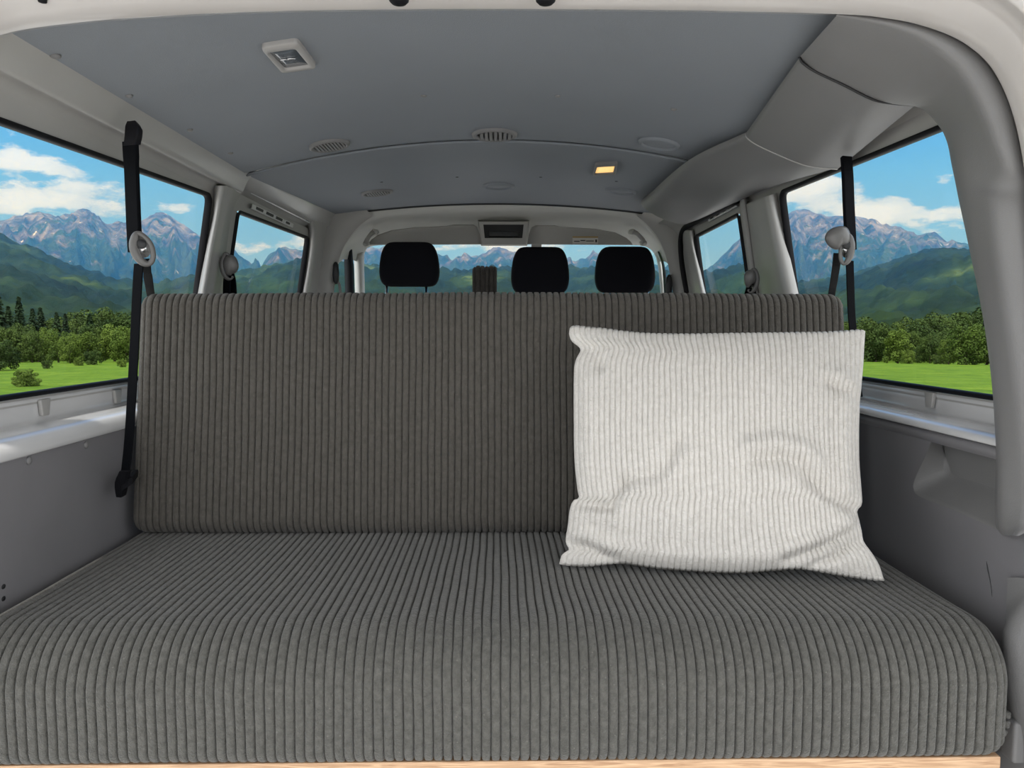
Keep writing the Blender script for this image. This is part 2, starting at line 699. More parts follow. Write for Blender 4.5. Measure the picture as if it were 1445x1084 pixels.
def build_window(name):
    side, corners, r = WIN[name]
    e = bpy.data.objects.new(name, None)
    C.objects.link(e)
    ys = [c[0] for c in corners]
    zs = [c[1] for c in corners]
    loc = wall_pt(side, sum(ys) / 4, min(zs))
    e.location = loc
    WORLD[e.name] = loc.copy()
    e['kind'] = 'structure'
    lp = rounded_loop(corners, r, 6)
    cx = Vector((sum(p[0] for p in lp) / len(lp), sum(p[1] for p in lp) / len(lp)))

    def off(p, d):
        q = Vector(p) - cx
        # shrink by d towards the middle on both axes
        return cx + Vector((q.x - math.copysign(min(d, abs(q.x)), q.x) if abs(q.x) > .02 else q.x,
                            q.y - math.copysign(min(d, abs(q.y)), q.y) if abs(q.y) > .02 else q.y))
    prof = [(.001, -.004), (.007, -.009), (.011, -.002), (.0105, .009), (.004, .013)]    # (towards the middle, inset)
    curves = []
    for d, ins in prof:
        curves.append([wall_pt(side, *off(p, d), inset=-ins) for p in lp])
    loft('seal', curves, M['rubber'], e, cv=True)
    gl = [wall_pt(side, *off(p, .006), inset=-.010) for p in lp]
    put('pane', gl, [list(range(len(gl)))], M['glass'], e, smooth=False)


for k in WIN:
    build_window(k)


# ---- sill ledge, lip, under-sill panels
def sill(side, name):
    s = side
    zk = 1.0 if side < 0 else .5
    prof = [(wall_x(ZB - .004) + .012, ZB - .002), (wall_x(ZB) - .002, ZB - .004), (wall_x(ZB - .02) - .001, ZB - .012), (.884, EYE - .172), (.882, EYE - .180), (.872, EYE - .184),
            (.842, EYE - .187), (.832, EYE - .189), (.822, EYE - .195), (.816, EYE - .204), (.8135, EYE - .214), (.814, EYE - .221), (.818, EYE - .225), (.832, EYE - .2255)]
    ys = [1.10, 1.2, 1.4, 1.6, 1.8, 2.0, 2.2, 2.4, 2.7, 3.5]
    prof = [(x, z if z > EYE - .172 else EYE - .172 + (z - EYE + .172) * zk) for x, z in prof]
    return struct(loft(name, [[Vector((s * x, y, z)) for x, z in prof] for y in ys], M['sill']))


sill(-1, 'trim_3')
sill(1, 'trim_4')


# little raised clips standing on the metal strip under the glass
def sill_clip(px, py, side, nm, label):
    p = on_wall(px, py, side, .004)
    bm = bevel_box((-.004, -.011, -.028), (.004, .011, .004), .002)
    for v in bm.verts:
        if v.co.z > 0:
            v.co.y *= 1.5
        v.co.x += -side * 0
        v.co += p
    tag(put_bm(nm, bm, M['paint_in']), label, 'clip')


sill_clip(62, 566, -1, 'sill_clip', 'grey metal clip on the strip below the left rear window, farther from the belt')
sill_clip(165, 552, -1, 'sill_clip', 'small grey clip below the left rear window, beside the hanging black belt')
sill_clip(1313, 556, 1, 'sill_clip', 'small grey clip on the metal strip below the right rear window')


def roof_rail():
    prof = [(wall_x(EYE + .36) + .004, EYE + .362), (.789, EYE + .380), (.785, EYE + .386), (.778, EYE + .391), (.768, EYE + .390), (.760, EYE + .3875), (.755, EYE + .388), (.751, EYE + .392),
            (.747, EYE + .400), (.738, EYE + .420), (.727, EYE + .436), (.720, EYE + .442), (.716, EYE + .446), (.714, EYE + .452)]
    ys = [1.08, 1.2, 1.4, 1.6, 1.8, 2.0, 2.1, 2.2, 2.3]
    struct(loft('trim_5', [[Vector((-x, y, z)) for x, z in prof] for y in ys], M['paint_in']))
    # ahead of the pillar the channel is deeper
    prof2 = [(wall_x(EYE + .36) + .004, EYE + .362), (.795, EYE + .372), (.803, EYE + .376), (.800, EYE + .405), (.772, EYE + .412), (.745, EYE + .420), (.732, EYE + .436), (.716, EYE + .446), (.714, EYE + .452)]
    ys = [2.3, 2.5, 2.7, 2.9, 3.2, 3.46]
    struct(loft('trim_6', [[Vector((-x, y, z + (max(0, z - EYE - .40) / .052) * .05 * (y - 2.27) / 1.17)) for x, z in prof2] for y in ys], M['paint_in']))
    # right: plain metal rail hidden behind the air duct
    prof3 = [(wall_x(EYE + .385) + .004, EYE + .385), (.785, EYE + .405), (.765, EYE + .425), (.735, EYE + .445), (.70, EYE + .452)]
    struct(loft('trim_7', [[Vector((x, y, z)) for x, z in prof3] for y in [1.12, 1.5, 2, 2.5, 3.46]], M['paint_in']))


roof_rail()


def rail_plate():
    a = [at_x(px, py, -.752) for px, py in ((203, 181), (235, 200), (270, 221), (309, 244))]
    b = [at_x(px, py, -.765) for px, py in ((201, 197), (232, 213), (266, 231), (306, 247))]
    rows = [catmull([p + Vector((.0, 0, .003)) for p in a], 4), catmull([p + Vector((.006, 0, 0)) for p in a], 4), catmull([p + Vector((.006, 0, 0)) for p in b], 4), catmull([p + Vector((-.004, 0, .004)) for p in b], 4)]
    tag(loft('rail_plate', rows, M['sill'], smooth=False), 'pale metal plate with bright edges on the left roof rail, beside the hanging belt', 'plate')


rail_plate()


def pillar_metal(side, pts_l, pts_r, name, deep):
    """raised sheet-metal post between two windows: lofted between two pixel edges, swollen in the middle"""
    rows = []
    for (l, r) in zip(pts_l, pts_r):
        row = []
        for k in range(9):
            t = k / 8
            px, py = l[0] + (r[0] - l[0]) * t, l[1] + (r[1] - l[1]) * t
            prof = [0, .022, .034, .036, .032, .036, .034, .022, 0][k]
            row.append(on_wall(px, py, side, .001 + prof * deep))
        rows.append(row)
    rows = [list(c) for c in zip(*[catmull(col, 5) for col in zip(*rows)])]
    return struct(loft(name, rows, M['paint_in']))


pillar_metal(-1, [(302, 262), (300, 300), (290, 350), (281, 400), (270, 470)], [(345, 262), (328, 300), (320, 350), (313, 400), (300, 470)], 'trim_8', 1.0)
pillar_metal(-1, [(434, 312), (436, 330), (435, 350), (430, 385), (425, 415), (420, 450)], [(474, 304), (468, 322), (464, 350), (459, 385), (455, 415), (450, 450)], 'trim_9', .8)
pillar_metal(1, [(1048, 290), (1053, 330), (1058, 370), (1066, 415), (1075, 460)], [(1096, 272), (1102, 305), (1112, 350), (1127, 415), (1138, 460)], 'trim_10', 1.0)
pillar_metal(1, [(958, 325), (962, 345), (968, 375), (976, 415), (984, 450)], [(979, 325), (981, 345), (987, 375), (996, 415), (1004, 450)], 'trim_11', .6)


# perforated steel rails over the left front window and in the right one
def perforated_rail(name, side, a0, a1, h, label, nslot, seed):
    t = thing(name, label, 'rail', on_wall(*a0, side, .008))
    p, q = on_wall(*a0, side, .006), on_wall(*a1, side, .006)
    up = Vector((-side * WK, 0, 1)).normalized()
    nrm = Vector((-side, 0, -WK)).normalized()
    vs, fs = [], []
    prof = [(-.5, 0), (-.5, .006), (-.36, .008), (.36, .008), (.5, .006), (.5, 0)]
    n = 20
    for i in range(n + 1):
        c = p.lerp(q, i / n)
        for a, b in prof:
            vs.append(c + up * (a * h) + nrm * b)
    put('rail_strip', vs, grid_faces(n + 1, 6), M['steel'], t, smooth=False)
    rnd = random.Random(seed)
    for k in range(nslot):
        u = (k + .7) / (nslot + .4)
        c = p.lerp(q, u) + nrm * .0083
        d = (q - p).normalized()
        w = (q - p).length / nslot * rnd.uniform(.2, .36)
        hh = h * rnd.uniform(.2, .3)
        vv = [c + d * (w * a + hh * .3 * b) + up * (hh * b) for a, b in ((-1, -1), (1, -1), (1, 1), (-1, 1))]
        vv += [x + nrm * .0008 for x in vv]
        put('slot', vv, [(0, 1, 2, 3), (4, 5, 6, 7), (0, 1, 5, 4), (1, 2, 6, 5), (2, 3, 7, 6), (3, 0, 4, 7)], M['dark'], t, smooth=False)


perforated_rail('slotted_rail', -1, (352, 268), (436, 312), .020, 'bright slotted steel rail above the left front side window, the upper and longer one', 9, 3)
perforated_rail('slotted_rail', -1, (352, 290), (411, 318), .016, 'shorter slotted steel strip just above the glass of the left front side window', 4, 5)
perforated_rail('slotted_rail', 1, (1002, 309), (1042, 287), .018, 'slotted steel strip above the right front side window', 4, 8)


def edge_trims():
    # pale metal edge of the sliding door opening beside the right front window
    a = [(1043, 284), (1047, 310), (1052, 345), (1058, 385), (1064, 420)]
    b = [(1050, 280), (1054, 310), (1059, 345), (1064, 385), (1070, 420)]
    c1 = catmull([on_wall(*p, 1, .012) for p in a], 5)
    c2 = catmull([on_wall(*p, 1, .026) for p in b], 5)
    c3 = catmull([on_wall(p[0] + 3, p[1], 1, .012) for p in b], 5)
    struct(loft('trim_12', [c1, c2, c3], M['plastic_light']))
    # black door seal hoop right of the cab
    pts = [(1040, 283), (1005, 302), (980, 314), (966, 322), (961, 335), (961, 360), (965, 390), (972, 430)]
    p3 = [on_wall(p[0], p[1], 1, .022) for p in pts]
    tag(tube('door_seal', catmull(p3, 5), .011, M['rubber'], seg=10), 'black rubber door seal curving down beside the right front window', 'seal')


edge_trims()


# ---- tailgate opening frame
def tailgate_frame():
    inner = [(-128, 1120), (-126, 800), (-122, 500), (-116, 300), (-104, 170), (-80, 95), (-40, 62), (0, 50), (40, 41), (120, 31), (200, 25), (330, 18), (480, 14.5), (700, 13), (960, 15), (1180, 20),
             (1250, 26), (1300, 36), (1350, 55), (1388, 83), (1412, 118), (1430, 165), (1442, 220), (1450, 290), (1458, 420), (1466, 600), (1472, 800), (1476, 1120)]
    mid = Vector((690, 560, 0))
    rings = []
    for off, Y in ((-2, 1.20), (0, 1.15), (1, 1.135), (22, 1.115), (55, 1.09), (75, 1.075), (84, 1.055), (90, 1.05), (110, 1.06), (150, 1.10)):
        row = []
        c = catmull([Vector((p[0], p[1], 0)) for p in inner], 5)
        for i, p in enumerate(c):
            t = (c[min(i + 1, len(c) - 1)] - c[max(i - 1, 0)]).normalized()
            n = Vector((t.y, -t.x, 0))
            q = p + n * off
            row.append(at_y(q.x, q.y, Y))
        rings.append(row)
    struct(loft('trim_13', rings, M['paint']))


tailgate_frame()


def raised_tailgate():
    # the tailgate, swung up over the opening; it shades the bed
    o = put_bm('door_1', bevel_box((-.86, -.30, EYE + .70), (.86, 1.02, EYE + .76), .02, 3), M['paint'])
    for v in o.data.vertices:
        v.co.z -= (v.co.y + .30) / 1.32 * .12
    struct(o)


raised_tailgate()


def bump_stop(px, label):
    p = at_y(px, 1.5, 1.10)
    vs, fs = lathe([(.0125, .012), (.0145, .004), (.0135, -.004), (.010, -.0075), (.004, -.009)], 20)
    o = put('bump_stop', [Vector((v[0], v[1], v[2])) + p + Vector((0, 0, .004)) for v in vs], fs, M['rubber'])
    tag(o, label, 'bump stop')


bump_stop(563, 'black rubber bump stop under the tailgate header, above the ceiling vent and to its left')
bump_stop(770, 'black rubber bump stop under the tailgate header, right of the middle of the van')
_p = at_y(60, 2, 1.10)
tag(put('plug', [Vector(v) + _p for v in lathe([(.006, .004), (.0055, -.001), (.002, -.0022)], 14)[0]], lathe([(.006, .004), (.0055, -.001), (.002, -.0022)], 14)[1], M['rubber']),
    'tiny dark plug in the painted frame at the upper left corner', 'plug')


# ---- right overhead air duct and pillar cover
def section(pts, Ys):
    return [at_y(p[0], p[1], Y) for p, Y in zip(pts, Ys)]


S3 = section([(1129, 80), (1133, 88), (1152, 101), (1190, 119), (1232, 140), (1262, 146), (1292, 148)], [1.37, 1.37, 1.37, 1.37, 1.375, 1.38, 1.39])
S2 = section([(1054, 186), (1057, 193), (1072, 203), (1100, 216), (1132, 229), (1156, 234), (1184, 236)], [1.86, 1.85, 1.84, 1.83, 1.81, 1.80, 1.79])
S1 = section([(972, 226), (976, 234), (990, 243), (1014, 254), (1038, 263), (1056, 267), (1078, 268)], [2.19, 2.20, 2.21, 2.22, 2.22, 2.22, 2.22])
S0 = section([(918, 272), (920, 279), (930, 287), (952, 296), (972, 304), (984, 308), (1000, 304)], [2.80, 2.79, 2.79, 2.79, 2.80, 2.82, 2.84])
SE = section([(905, 283), (905, 288), (912, 295), (928, 305), (945, 312), (956, 315), (966, 317)], [3.02, 3.02, 3.02, 3.03, 3.03, 3.04, 3.06])
SF = section([(909, 289), (911, 292), (919, 298), (936, 306), (950, 311), (960, 314), (970, 316)], [3.09, 3.09, 3.09, 3.1, 3.1, 3.1, 3.12])


def lerp_sections(secs, per):
    cols = [catmull([s[k] for s in secs], per) for k in range(len(secs[0]))]
    rows = list(zip(*cols))
    return [catmull(list(r), 4) for r in rows]


def duct():
    t = thing('overhead_air_duct', 'long grey plastic air duct running along the right edge of the ceiling', 'air duct', S1[3])

    def shrink(rows, first, last):
        # pull the joint edges in a little, so that a shadow gap shows
        for i in (0, -1):
            if (i == 0 and first) or (i == -1 and last):
                for p in rows[i]:
                    p += Vector((.004, 0, .006))
        return rows
    fr = lerp_sections([S2, S1, S0, SE, SF], 6)
    fr = [[p.copy() for p in r] for r in fr]
    loft('front_panel', fr, M['plastic'], t, thick=0)
    md = lerp_sections([S3, [a.lerp(b, .5) for a, b in zip(S3, S2)], S2], 5)
    md = [[p + Vector((-.003, 0, -.004)) * (i / (len(md) - 1)) for p in r] for i, r in enumerate(md)]
    loft('middle_panel', md, M['plastic'], t)
    for nm, S, mt in (('seam', S3, M['dark']), ('seam', S2, M['plastic_light'])):
        tube(nm, [p + (Vector((-.001, 0, -.0005)) if S is S3 else Vector((-.003, 0, -.004))) for p in catmull(S, 4)], .0022, mt, t, 6)


duct()


def pillar_cover():
    A = [(1129, 80), (1150, 100), (1190, 119), (1232, 140), (1270, 147), (1300, 151), (1321, 168), (1333, 198), (1340, 232), (1345, 255), (1351, 285), (1365, 350), (1385, 450), (1398, 550), (1403, 650), (1402, 710), (1403, 742), (1412, 755)]
    B = [(1178, 25), (1215, 32), (1262, 44), (1305, 64), (1342, 94), (1368, 130), (1386, 165), (1400, 203), (1411, 236), (1401, 262), (1399, 290), (1405, 352), (1418, 455), (1430, 550), (1438, 650), (1440, 705), (1435, 740), (1425, 756)]
    Cc = [(1182, 19), (1235, 24), (1290, 33), (1340, 50), (1380, 76), (1408, 110), (1427, 150), (1438, 195), (1447, 236), (1452, 265), (1455, 300), (1460, 360), (1466, 460), (1470, 560), (1474, 650), (1474, 705), (1468, 738), (1440, 757)]
    YA = [1.37, 1.37, 1.37, 1.375, 1.365, 1.345, 1.32, 1.30, 1.285, 1.28, 1.275, 1.265, 1.25, 1.235, 1.22, 1.215, 1.21, 1.19]
    n = len(A)
    ra, rm1, rm2, rb, rb2, rc, rd = [], [], [], [], [], [], []
    for i in range(n):
        a, b, c = A[i], B[i], Cc[i]
        yb, yc = 1.165, 1.15
        if i == 9:
            yb = 1.185
        if i > 9:
            yb = 1.18 - .004 * (i - 9)
            yc = 1.15 - .003 * (i - 9)
        ra.append(at_y(*a, YA[i]))
        m1 = (a[0] + (b[0] - a[0]) * .35, a[1] + (b[1] - a[1]) * .35)
        m2 = (a[0] + (b[0] - a[0]) * .78, a[1] + (b[1] - a[1]) * .78)
        rm1.append(at_y(*m1, YA[i] + (yb - YA[i]) * .40))
        rm2.append(at_y(*m2, YA[i] + (yb - YA[i]) * .80))
        rb.append(at_y(*b, yb))
        b2 = (b[0] + (c[0] - b[0]) * .35, b[1] + (c[1] - b[1]) * .35)
        rb2.append(at_y(*b2, yb - .016))
        rc.append(at_y(*c, yc))
        rd.append(at_y(c[0] + 6, c[1] - 6, yc + .03))
    # inner return towards the glass
    r0 = [on_wall(A[i][0] + 4, A[i][1], 1, .012) if i > 6 else at_y(A[i][0], A[i][1], YA[i]) + Vector((.001, .010, .002)) for i in range(n)]
    rows = [catmull(r, 4) for r in (r0, ra, rm1, rm2, rb, rb2, rc, rd)]
    o = loft('pillar_cover', rows, M['plastic'])
    md = o.modifiers.new('round', 'SUBSURF')
    md.levels = md.render_levels = 1
    tag(o, 'grey moulded plastic cover arching from the ceiling down the right rear pillar', 'pillar cover')


pillar_cover()


# ---- side panels below the sills
PX = 0.826


def side_panel_left():
    t = thing('side_panel', 'flat dark grey side panel below the left rear window', 'side panel', (-PX, 1.06, .1))
    vs = [(-PX, 1.06, .0), (-PX, 3.0, 0), (-PX, 3.0, EYE - .2235), (-PX, 1.06, EYE - .2235)]
    vs += [(v[0] - .02, v[1], v[2]) for v in vs]
    put('panel_sheet', vs, [(0, 1, 2, 3), (4, 5, 6, 7), (0, 1, 5, 4), (1, 2, 6, 5), (2, 3, 7, 6), (3, 0, 4, 7)], M['panel'], t, smooth=False)
    for nm, px, py, r, mt in (('rivet', 40, 650, .0076, M['plastic']), ('rivet', 121, 628, .0076, M['plastic']), ('screw_hole', 5, 828, .0042, M['dark']), ('screw_hole', 5, 845, .0042, M['dark'])):
        p = at_x(px, py, -PX)
        pv, pf = lathe([(r, 0), (r * .9, r * .3), (r * .55, r * .5), (r * .15, r * .55)], 16)
        if mt is M['dark']:
            pv, pf = lathe([(r, 0), (r * .9, .0006), (r * .2, .0006)], 16)
        o = put(nm, [p + Vector((v[2], v[0] * (1.3 if mt is M['dark'] else 1), v[1])) for v in pv], pf, mt, t)
    # dark folded edge near the belt anchor
    return t


side_panel_left()


def side_panel_right():
    t = thing('side_panel', 'dark grey moulded side panel with a storage pocket below the right rear window', 'side panel', (PX, 1.06, .1))
    X = PX - .004
    zt = EYE - .201

    def q(px, py, x=X):
        p = at_x(px, py, x)
        return Vector((p.y, p.z))
    pairs = [((1414, 641), (1414, 644)), ((1345, 624), (1348, 627)), ((1327, 618), (1331, 622)), ((1316, 621), (1330, 628)), ((1304, 648), (1335, 645)), ((1291, 676), (1340, 660)),
             ((1289, 690), (1342, 667)), ((1298, 701), (1348, 672)), ((1350, 722), (1378, 681)), ((1414, 751), (1414, 693))]
    hole = [tuple(q(*o)) for o, i in pairs]
    deep = [q(*i, X + .046) for o, i in pairs]
    bm = bmesh.new()
    outer = [(1.06, 0), (3.0, 0), (3.0, zt), (1.06, zt)]
    edges, hv = [], None
    hl = [Vector((p.x, p.y)) for p in catmull([Vector((h[0], h[1], 0)) for h in hole], 4)]
    dl = [Vector(deep[i // 4]).lerp(Vector(deep[min(i // 4 + 1, len(deep) - 1)]), (i % 4) / 4) for i in range(4 * (len(deep) - 1) + 1)]
    for lp in (outer, hl):
        vs = [bm.verts.new((X, p[0], p[1])) for p in lp]
        if lp is hl:
            hv = vs
        for i in range(len(vs)):
            edges.append(bm.edges.new((vs[i], vs[(i + 1) % len(vs)])))
    bmesh.ops.triangle_fill(bm, use_beauty=True, use_dissolve=False, edges=edges)
    put_bm('panel_sheet', bm, M['panel'], t, smooth=False)
    # the moulded top roll
    prof = [(PX + .012, zt + .002), (PX + .004, zt + .0015), (PX - .006, zt - .001), (PX - .011, zt - .005), (PX - .0115, zt - .009), (PX - .009, zt - .014), (PX - .005, zt - .018), (PX - .0035, zt - .020)]
    loft('top_roll', [[Vector((x, y, z)) for x, z in prof] for y in (1.06, 1.3, 1.6, 2.0, 2.4, 3.0)], M['panel'], t)
    # pocket: rounded lip, walls sloping to a smaller back wall
    rows = []
    for k, dep in ((0, 0), (.06, .0012), (.14, .005), (.80, .040), (.93, .0445), (1, .046)):
        rows.append([Vector((X + dep, *p.lerp(d, min(k, 1.0)))) for p, d in zip(hl, dl)])
    po = loft('storage_pocket', rows, M['plastic'], t)
    me = po.data
    bm = bmesh.new()
    bm.from_mesh(me)
    bm.verts.ensure_lookup_table()
    n = len(hl)
    bm.faces.new([bm.verts[5 * n + i] for i in range(n)])
    bm.to_mesh(me)
    bm.free()
    autosmooth(po, 28)
    # hairline scuff
    sc = [(1392, 792), (1394, 803), (1397, 818), (1399, 832), (1400, 842)]
    pts = [at_x(px, py, X - .0004) for px, py in sc]
    tube('scratch', catmull(pts, 4), [.0002, .0005, .0008, .001, .0012, .0012, .001, .0009, .0008, .0007, .0006, .0006, .0005, .0005, .0004, .0003, .0002], M['dark'], t, 6)


side_panel_right()


def lower_pillar_cover():
    # big rounded plastic cover at the right rear corner beside the seat cushion
    t = thing('corner_cover', 'rounded pale grey plastic corner cover right of the seat cushion', 'corner cover', (.80, 1.1, .2))
    out = [(1452, 815), (1440, 838), (1424, 868), (1415, 892), (1412, 915), (1412, 935), (1415, 965), (1421, 1000), (1428, 1040), (1432, 1100)]
    rows = []
    for ins, Y in ((0, 1.195), (0, 1.17), (4, 1.155), (12, 1.14), (26, 1.125), (44, 1.11)):
        rows.append(catmull([at_y(px + ins, py + ins * .3, Y) for px, py in out], 5))
    for r in rows:
        for p in r:
            p.x = min(p.x, .8155)
    loft('cover_shell', rows, M['plastic'], t)
    # flat foot in front of the side panel
    q = [at_y(*p, Y) for p, Y in (((1376, 908), 1.285), ((1398, 894), 1.27), ((1420, 880), 1.25), ((1424, 940), 1.23), ((1400, 935), 1.26))]
    vs = [v for v in q] + [v + Vector((.012, .03, -.01)) for v in q]
    fs = [(0, 1, 2, 3, 4), (5, 6, 7, 8, 9)] + [(i, (i + 1) % 5, 5 + (i + 1) % 5, 5 + i) for i in range(5)]
    put('foot', vs, fs, M['plastic'], t, smooth=False)
    # catch at the bottom corner
    c0 = at_y(1440, 1038, 1.14)
    bm = bevel_box(c0 + Vector((-.012, -.004, -.045)), c0 + Vector((.02, .03, .022)), .006, 3)
    put_bm('catch', bm, M['plastic'], t)


lower_pillar_cover()


# ------------------------------------------------------------------ cab
def cab():
    Z = EYE
    # dark hoops behind the front doors
    for side, nm, out, inn in ((-1, 'trim_14', [(450, 440), (455, 415), (462, 375), (468, 340), (473, 316), (490, 304), (520, 299)], [(466, 440), (471, 415), (475, 380), (483, 353), (494, 334), (508, 318), (526, 305)]),
                               (1, 'trim_15', [(975, 440), (968, 415), (960, 375), (956, 345), (952, 322), (935, 310), (905, 303)], [(954, 440), (950, 415), (944, 380), (938, 356), (928, 335), (915, 319), (898, 304)])):
        a = catmull([at_y(*p, 3.42) for p in out], 5)
        b = catmull([at_y(*p, 3.45) for p in inn], 5)
        b2 = catmull([at_y(*p, 3.49) for p in inn], 5)
        a0 = catmull([at_y(p[0] + side * 14, p[1] - (14 if p[1] < 325 else 0), 3.42) for p in out], 5)
        struct(loft(nm, [a0, a, b, b2], M['visor']))
    # cab lining from the ceiling edge to the windscreen
    c1 = [(474, 378), (482, 354), (494, 334), (508, 318), (526, 305), (560, 298), (640, 293), (715, 291), (800, 293), (860, 297), (898, 304), (915, 319), (928, 335), (938, 356), (945, 378)]
    c2 = [(484, 366), (489, 350), (500, 335), (514, 325), (534, 319), (570, 315), (640, 313), (715, 312), (800, 313), (855, 316), (893, 322), (908, 330), (922, 340), (933, 354), (940, 370)]
    c3 = [(496, 366), (499, 352), (506, 342), (516, 338), (534, 335), (570, 332), (640, 331), (715, 330), (800, 331), (855, 333), (890, 336), (906, 340), (920, 346), (928, 356), (934, 368)]
    c4 = [(510, 372), (513, 362), (516, 354), (520, 349), (536, 346), (570, 345), (640, 344), (715, 344), (800, 344), (855, 345), (890, 346), (906, 347), (918, 352), (925, 362), (928, 372)]
    rows = []
    c0 = [(715 + (p[0] - 715) * 1.05, 420 + (p[1] - 420) * 1.12) for p in c1]
    for c, y in ((c0, 3.44), (c1, 3.46), ([(p[0] * .5 + q[0] * .5, p[1] * .5 + q[1] * .5 - 1.5) for p, q in zip(c1, c2)], 3.65), (c2, 3.82), (c3, 3.90), (c4, 4.02)):
        rows.append(catmull([at_y(*p, y) for p in c], 4))
    struct(loft('ceiling_cab', rows, M['lining']))
    # A pillars
    for side, nm, l, r in ((-1, 'trim_16', [(499, 360), (500, 380), (501, 415), (503, 470)], [(514, 356), (514, 380), (515, 415), (516, 470)]),
                           (1, 'trim_17', [(925, 360), (929, 380), (932, 415), (935, 470)], [(933, 360), (936, 380), (940, 415), (944, 470)])):
        rows = []
        for k in range(5):
            t = k / 4
            rows.append(catmull([at_y(a[0] + (b[0] - a[0]) * t, a[1] + (b[1] - a[1]) * t, 3.98 - .03 * math.sin(PI * t)) for a, b in zip(l, r)], 4))
        struct(loft(nm, rows, M['lining'], thick=.01))
    # front door window frames (dark) and their panes
    for side, nm, l, r, gx in ((-1, 'window_5', [(485, 352), (486, 380), (487, 415), (488, 450)], [(497, 352), (499, 380), (500, 415), (502, 450)], -.80),
                               (1, 'window_6', [(928, 356), (934, 375), (937, 415), (940, 450)], [(931, 354), (938, 375), (943, 415), (947, 450)], .80)):
        e = bpy.data.objects.new(nm, None)
        C.objects.link(e)
        e['kind'] = 'structure'
        rows = []
        for k in range(4):
            t = k / 3
            rows.append(catmull([at_y(a[0] + (b[0] - a[0]) * t, a[1] + (b[1] - a[1]) * t, 3.88 - .02 * math.sin(PI * t)) for a, b in zip(l, r)], 4))
        loft('window_frame', rows, M['rubber'], e, thick=.01)
        vs = [wall_pt(side, 3.50, Z - .1), wall_pt(side, 4.42, Z - .1), wall_pt(side, 4.12, Z + .36), wall_pt(side, 3.50, Z + .40)]
        put('pane', vs, [(0, 1, 2, 3)], M['glass'], e, smooth=False)
    # windscreen
    e = bpy.data.objects.new('window_7', None)
    C.objects.link(e)
    e['kind'] = 'structure'
    rows = []
    for k in range(7):
        t = k / 6
        rows.append([Vector((x, 4.04 + .62 * t - .10 * (abs(x) / .75) ** 2 + .10, Z + .42 - .55 * t)) for x in [-.78 + 1.56 * i / 12 for i in range(13)]])
    loft('pane', rows, M['glass'], e)
    # below the front windows: door skins, dashboard, bulkhead
    for side, nm in ((-1, 'wall_front_left'), (1, 'wall_front_right')):
        vs = [wall_pt(side, 3.42, 0), wall_pt(side, 4.77, 0), wall_pt(side, 4.77, Z - .12), wall_pt(side, 3.42, Z - .10)]
        for v in vs:
            v.x = side * .90
        struct(put(nm, vs, [(0, 1, 2, 3)], M['plastic'], smooth=False))
    struct(put_bm('wall_front', bevel_box((-.88, 4.37, 0), (.88, 4.82, Z - .13), .03, 2), M['plastic']))


cab()


def visors():
    for nm, L_, lab in (('sun_visor', [(519, 346), (524, 338), (534, 331), (552, 325), (585, 321), (630, 319), (640, 317), (668, 317), (673, 320), (677, 331), (679, 345)],
                         'grey sun visor above the windscreen, behind the single headrest'),
                        ('sun_visor', [(744, 345), (746, 331), (750, 321), (756, 318), (782, 318), (790, 320), (840, 323), (868, 328), (884, 336), (890, 341), (893, 346)],
                         'grey sun visor above the windscreen, with a pale warning label')):
        p = [at_y(*q, 3.82 - .00 * i) for i, q in enumerate(L_)]
        y0, y1 = 3.79, 3.81
        cen = at_y(sum(q[0] for q in L_) / len(L_), 338, y0)
        n = len(L_)
        front = [at_y(*q, y0) for q in L_]
        fi = [v.lerp(cen, .06) + Vector((0, -.008, 0)) for v in front]
        back = [at_y(*q, y1) for q in L_]
        vs = fi + front + back
        fs = [list(range(n)), [2 * n + i for i in range(n)][::-1]]
        for k in (0, 1):
            for i in range(n):
                fs.append((k * n + i, k * n + (i + 1) % n, (k + 1) * n + (i + 1) % n, (k + 1) * n + i))
        t = thing(nm, lab, 'sun visor', cen)
        o = put('visor_body', vs, fs, M['visor'], t)
        autosmooth(o, 40)
        if 'label' in lab:
            lx = [at_y(*q, y0 - .0095) for q in ((808, 334), (844, 334), (844, 344), (808, 344))]
            lm = mat('pale label', (.66, .64, .60), .6)
            wl = put('warning_label', lx + [v + Vector((0, .001, 0)) for v in lx], [(0, 1, 2, 3), (4, 5, 6, 7), (0, 1, 5, 4), (1, 2, 6, 5), (2, 3, 7, 6), (3, 0, 4, 7)], lm, t, smooth=False)
            sq = [at_y(*q, y0 - .0108) for q in ((808, 333.6), (844, 333.6), (844, 335.6), (808, 335.6))]
            put('label_stripe', sq + [v + Vector((0, .0008, 0)) for v in sq], [(0, 1, 2, 3), (4, 5, 6, 7), (0, 1, 5, 4), (1, 2, 6, 5), (2, 3, 7, 6), (3, 0, 4, 7)], mat('amber label stripe', (.42, .28, .10), .6), wl, smooth=False)
            marks = []
            for a in ((810, 340, 818, 341.3), (819, 338.8, 826, 340.2), (827, 339.5, 838, 340.8), (840, 338, 842.5, 342)):
                marks.append(a)
            vv, ff = [], []
            for a in marks:
                b0 = len(vv)
                vv += [at_y(*q, y0 - .0105) for q in ((a[0], a[1]), (a[2], a[1]), (a[2], a[3]), (a[0], a[3]))]
                ff.append((b0, b0 + 1, b0 + 2, b0 + 3))
            put('label_print', vv, ff, M['dark'], wl, smooth=False)


visors()


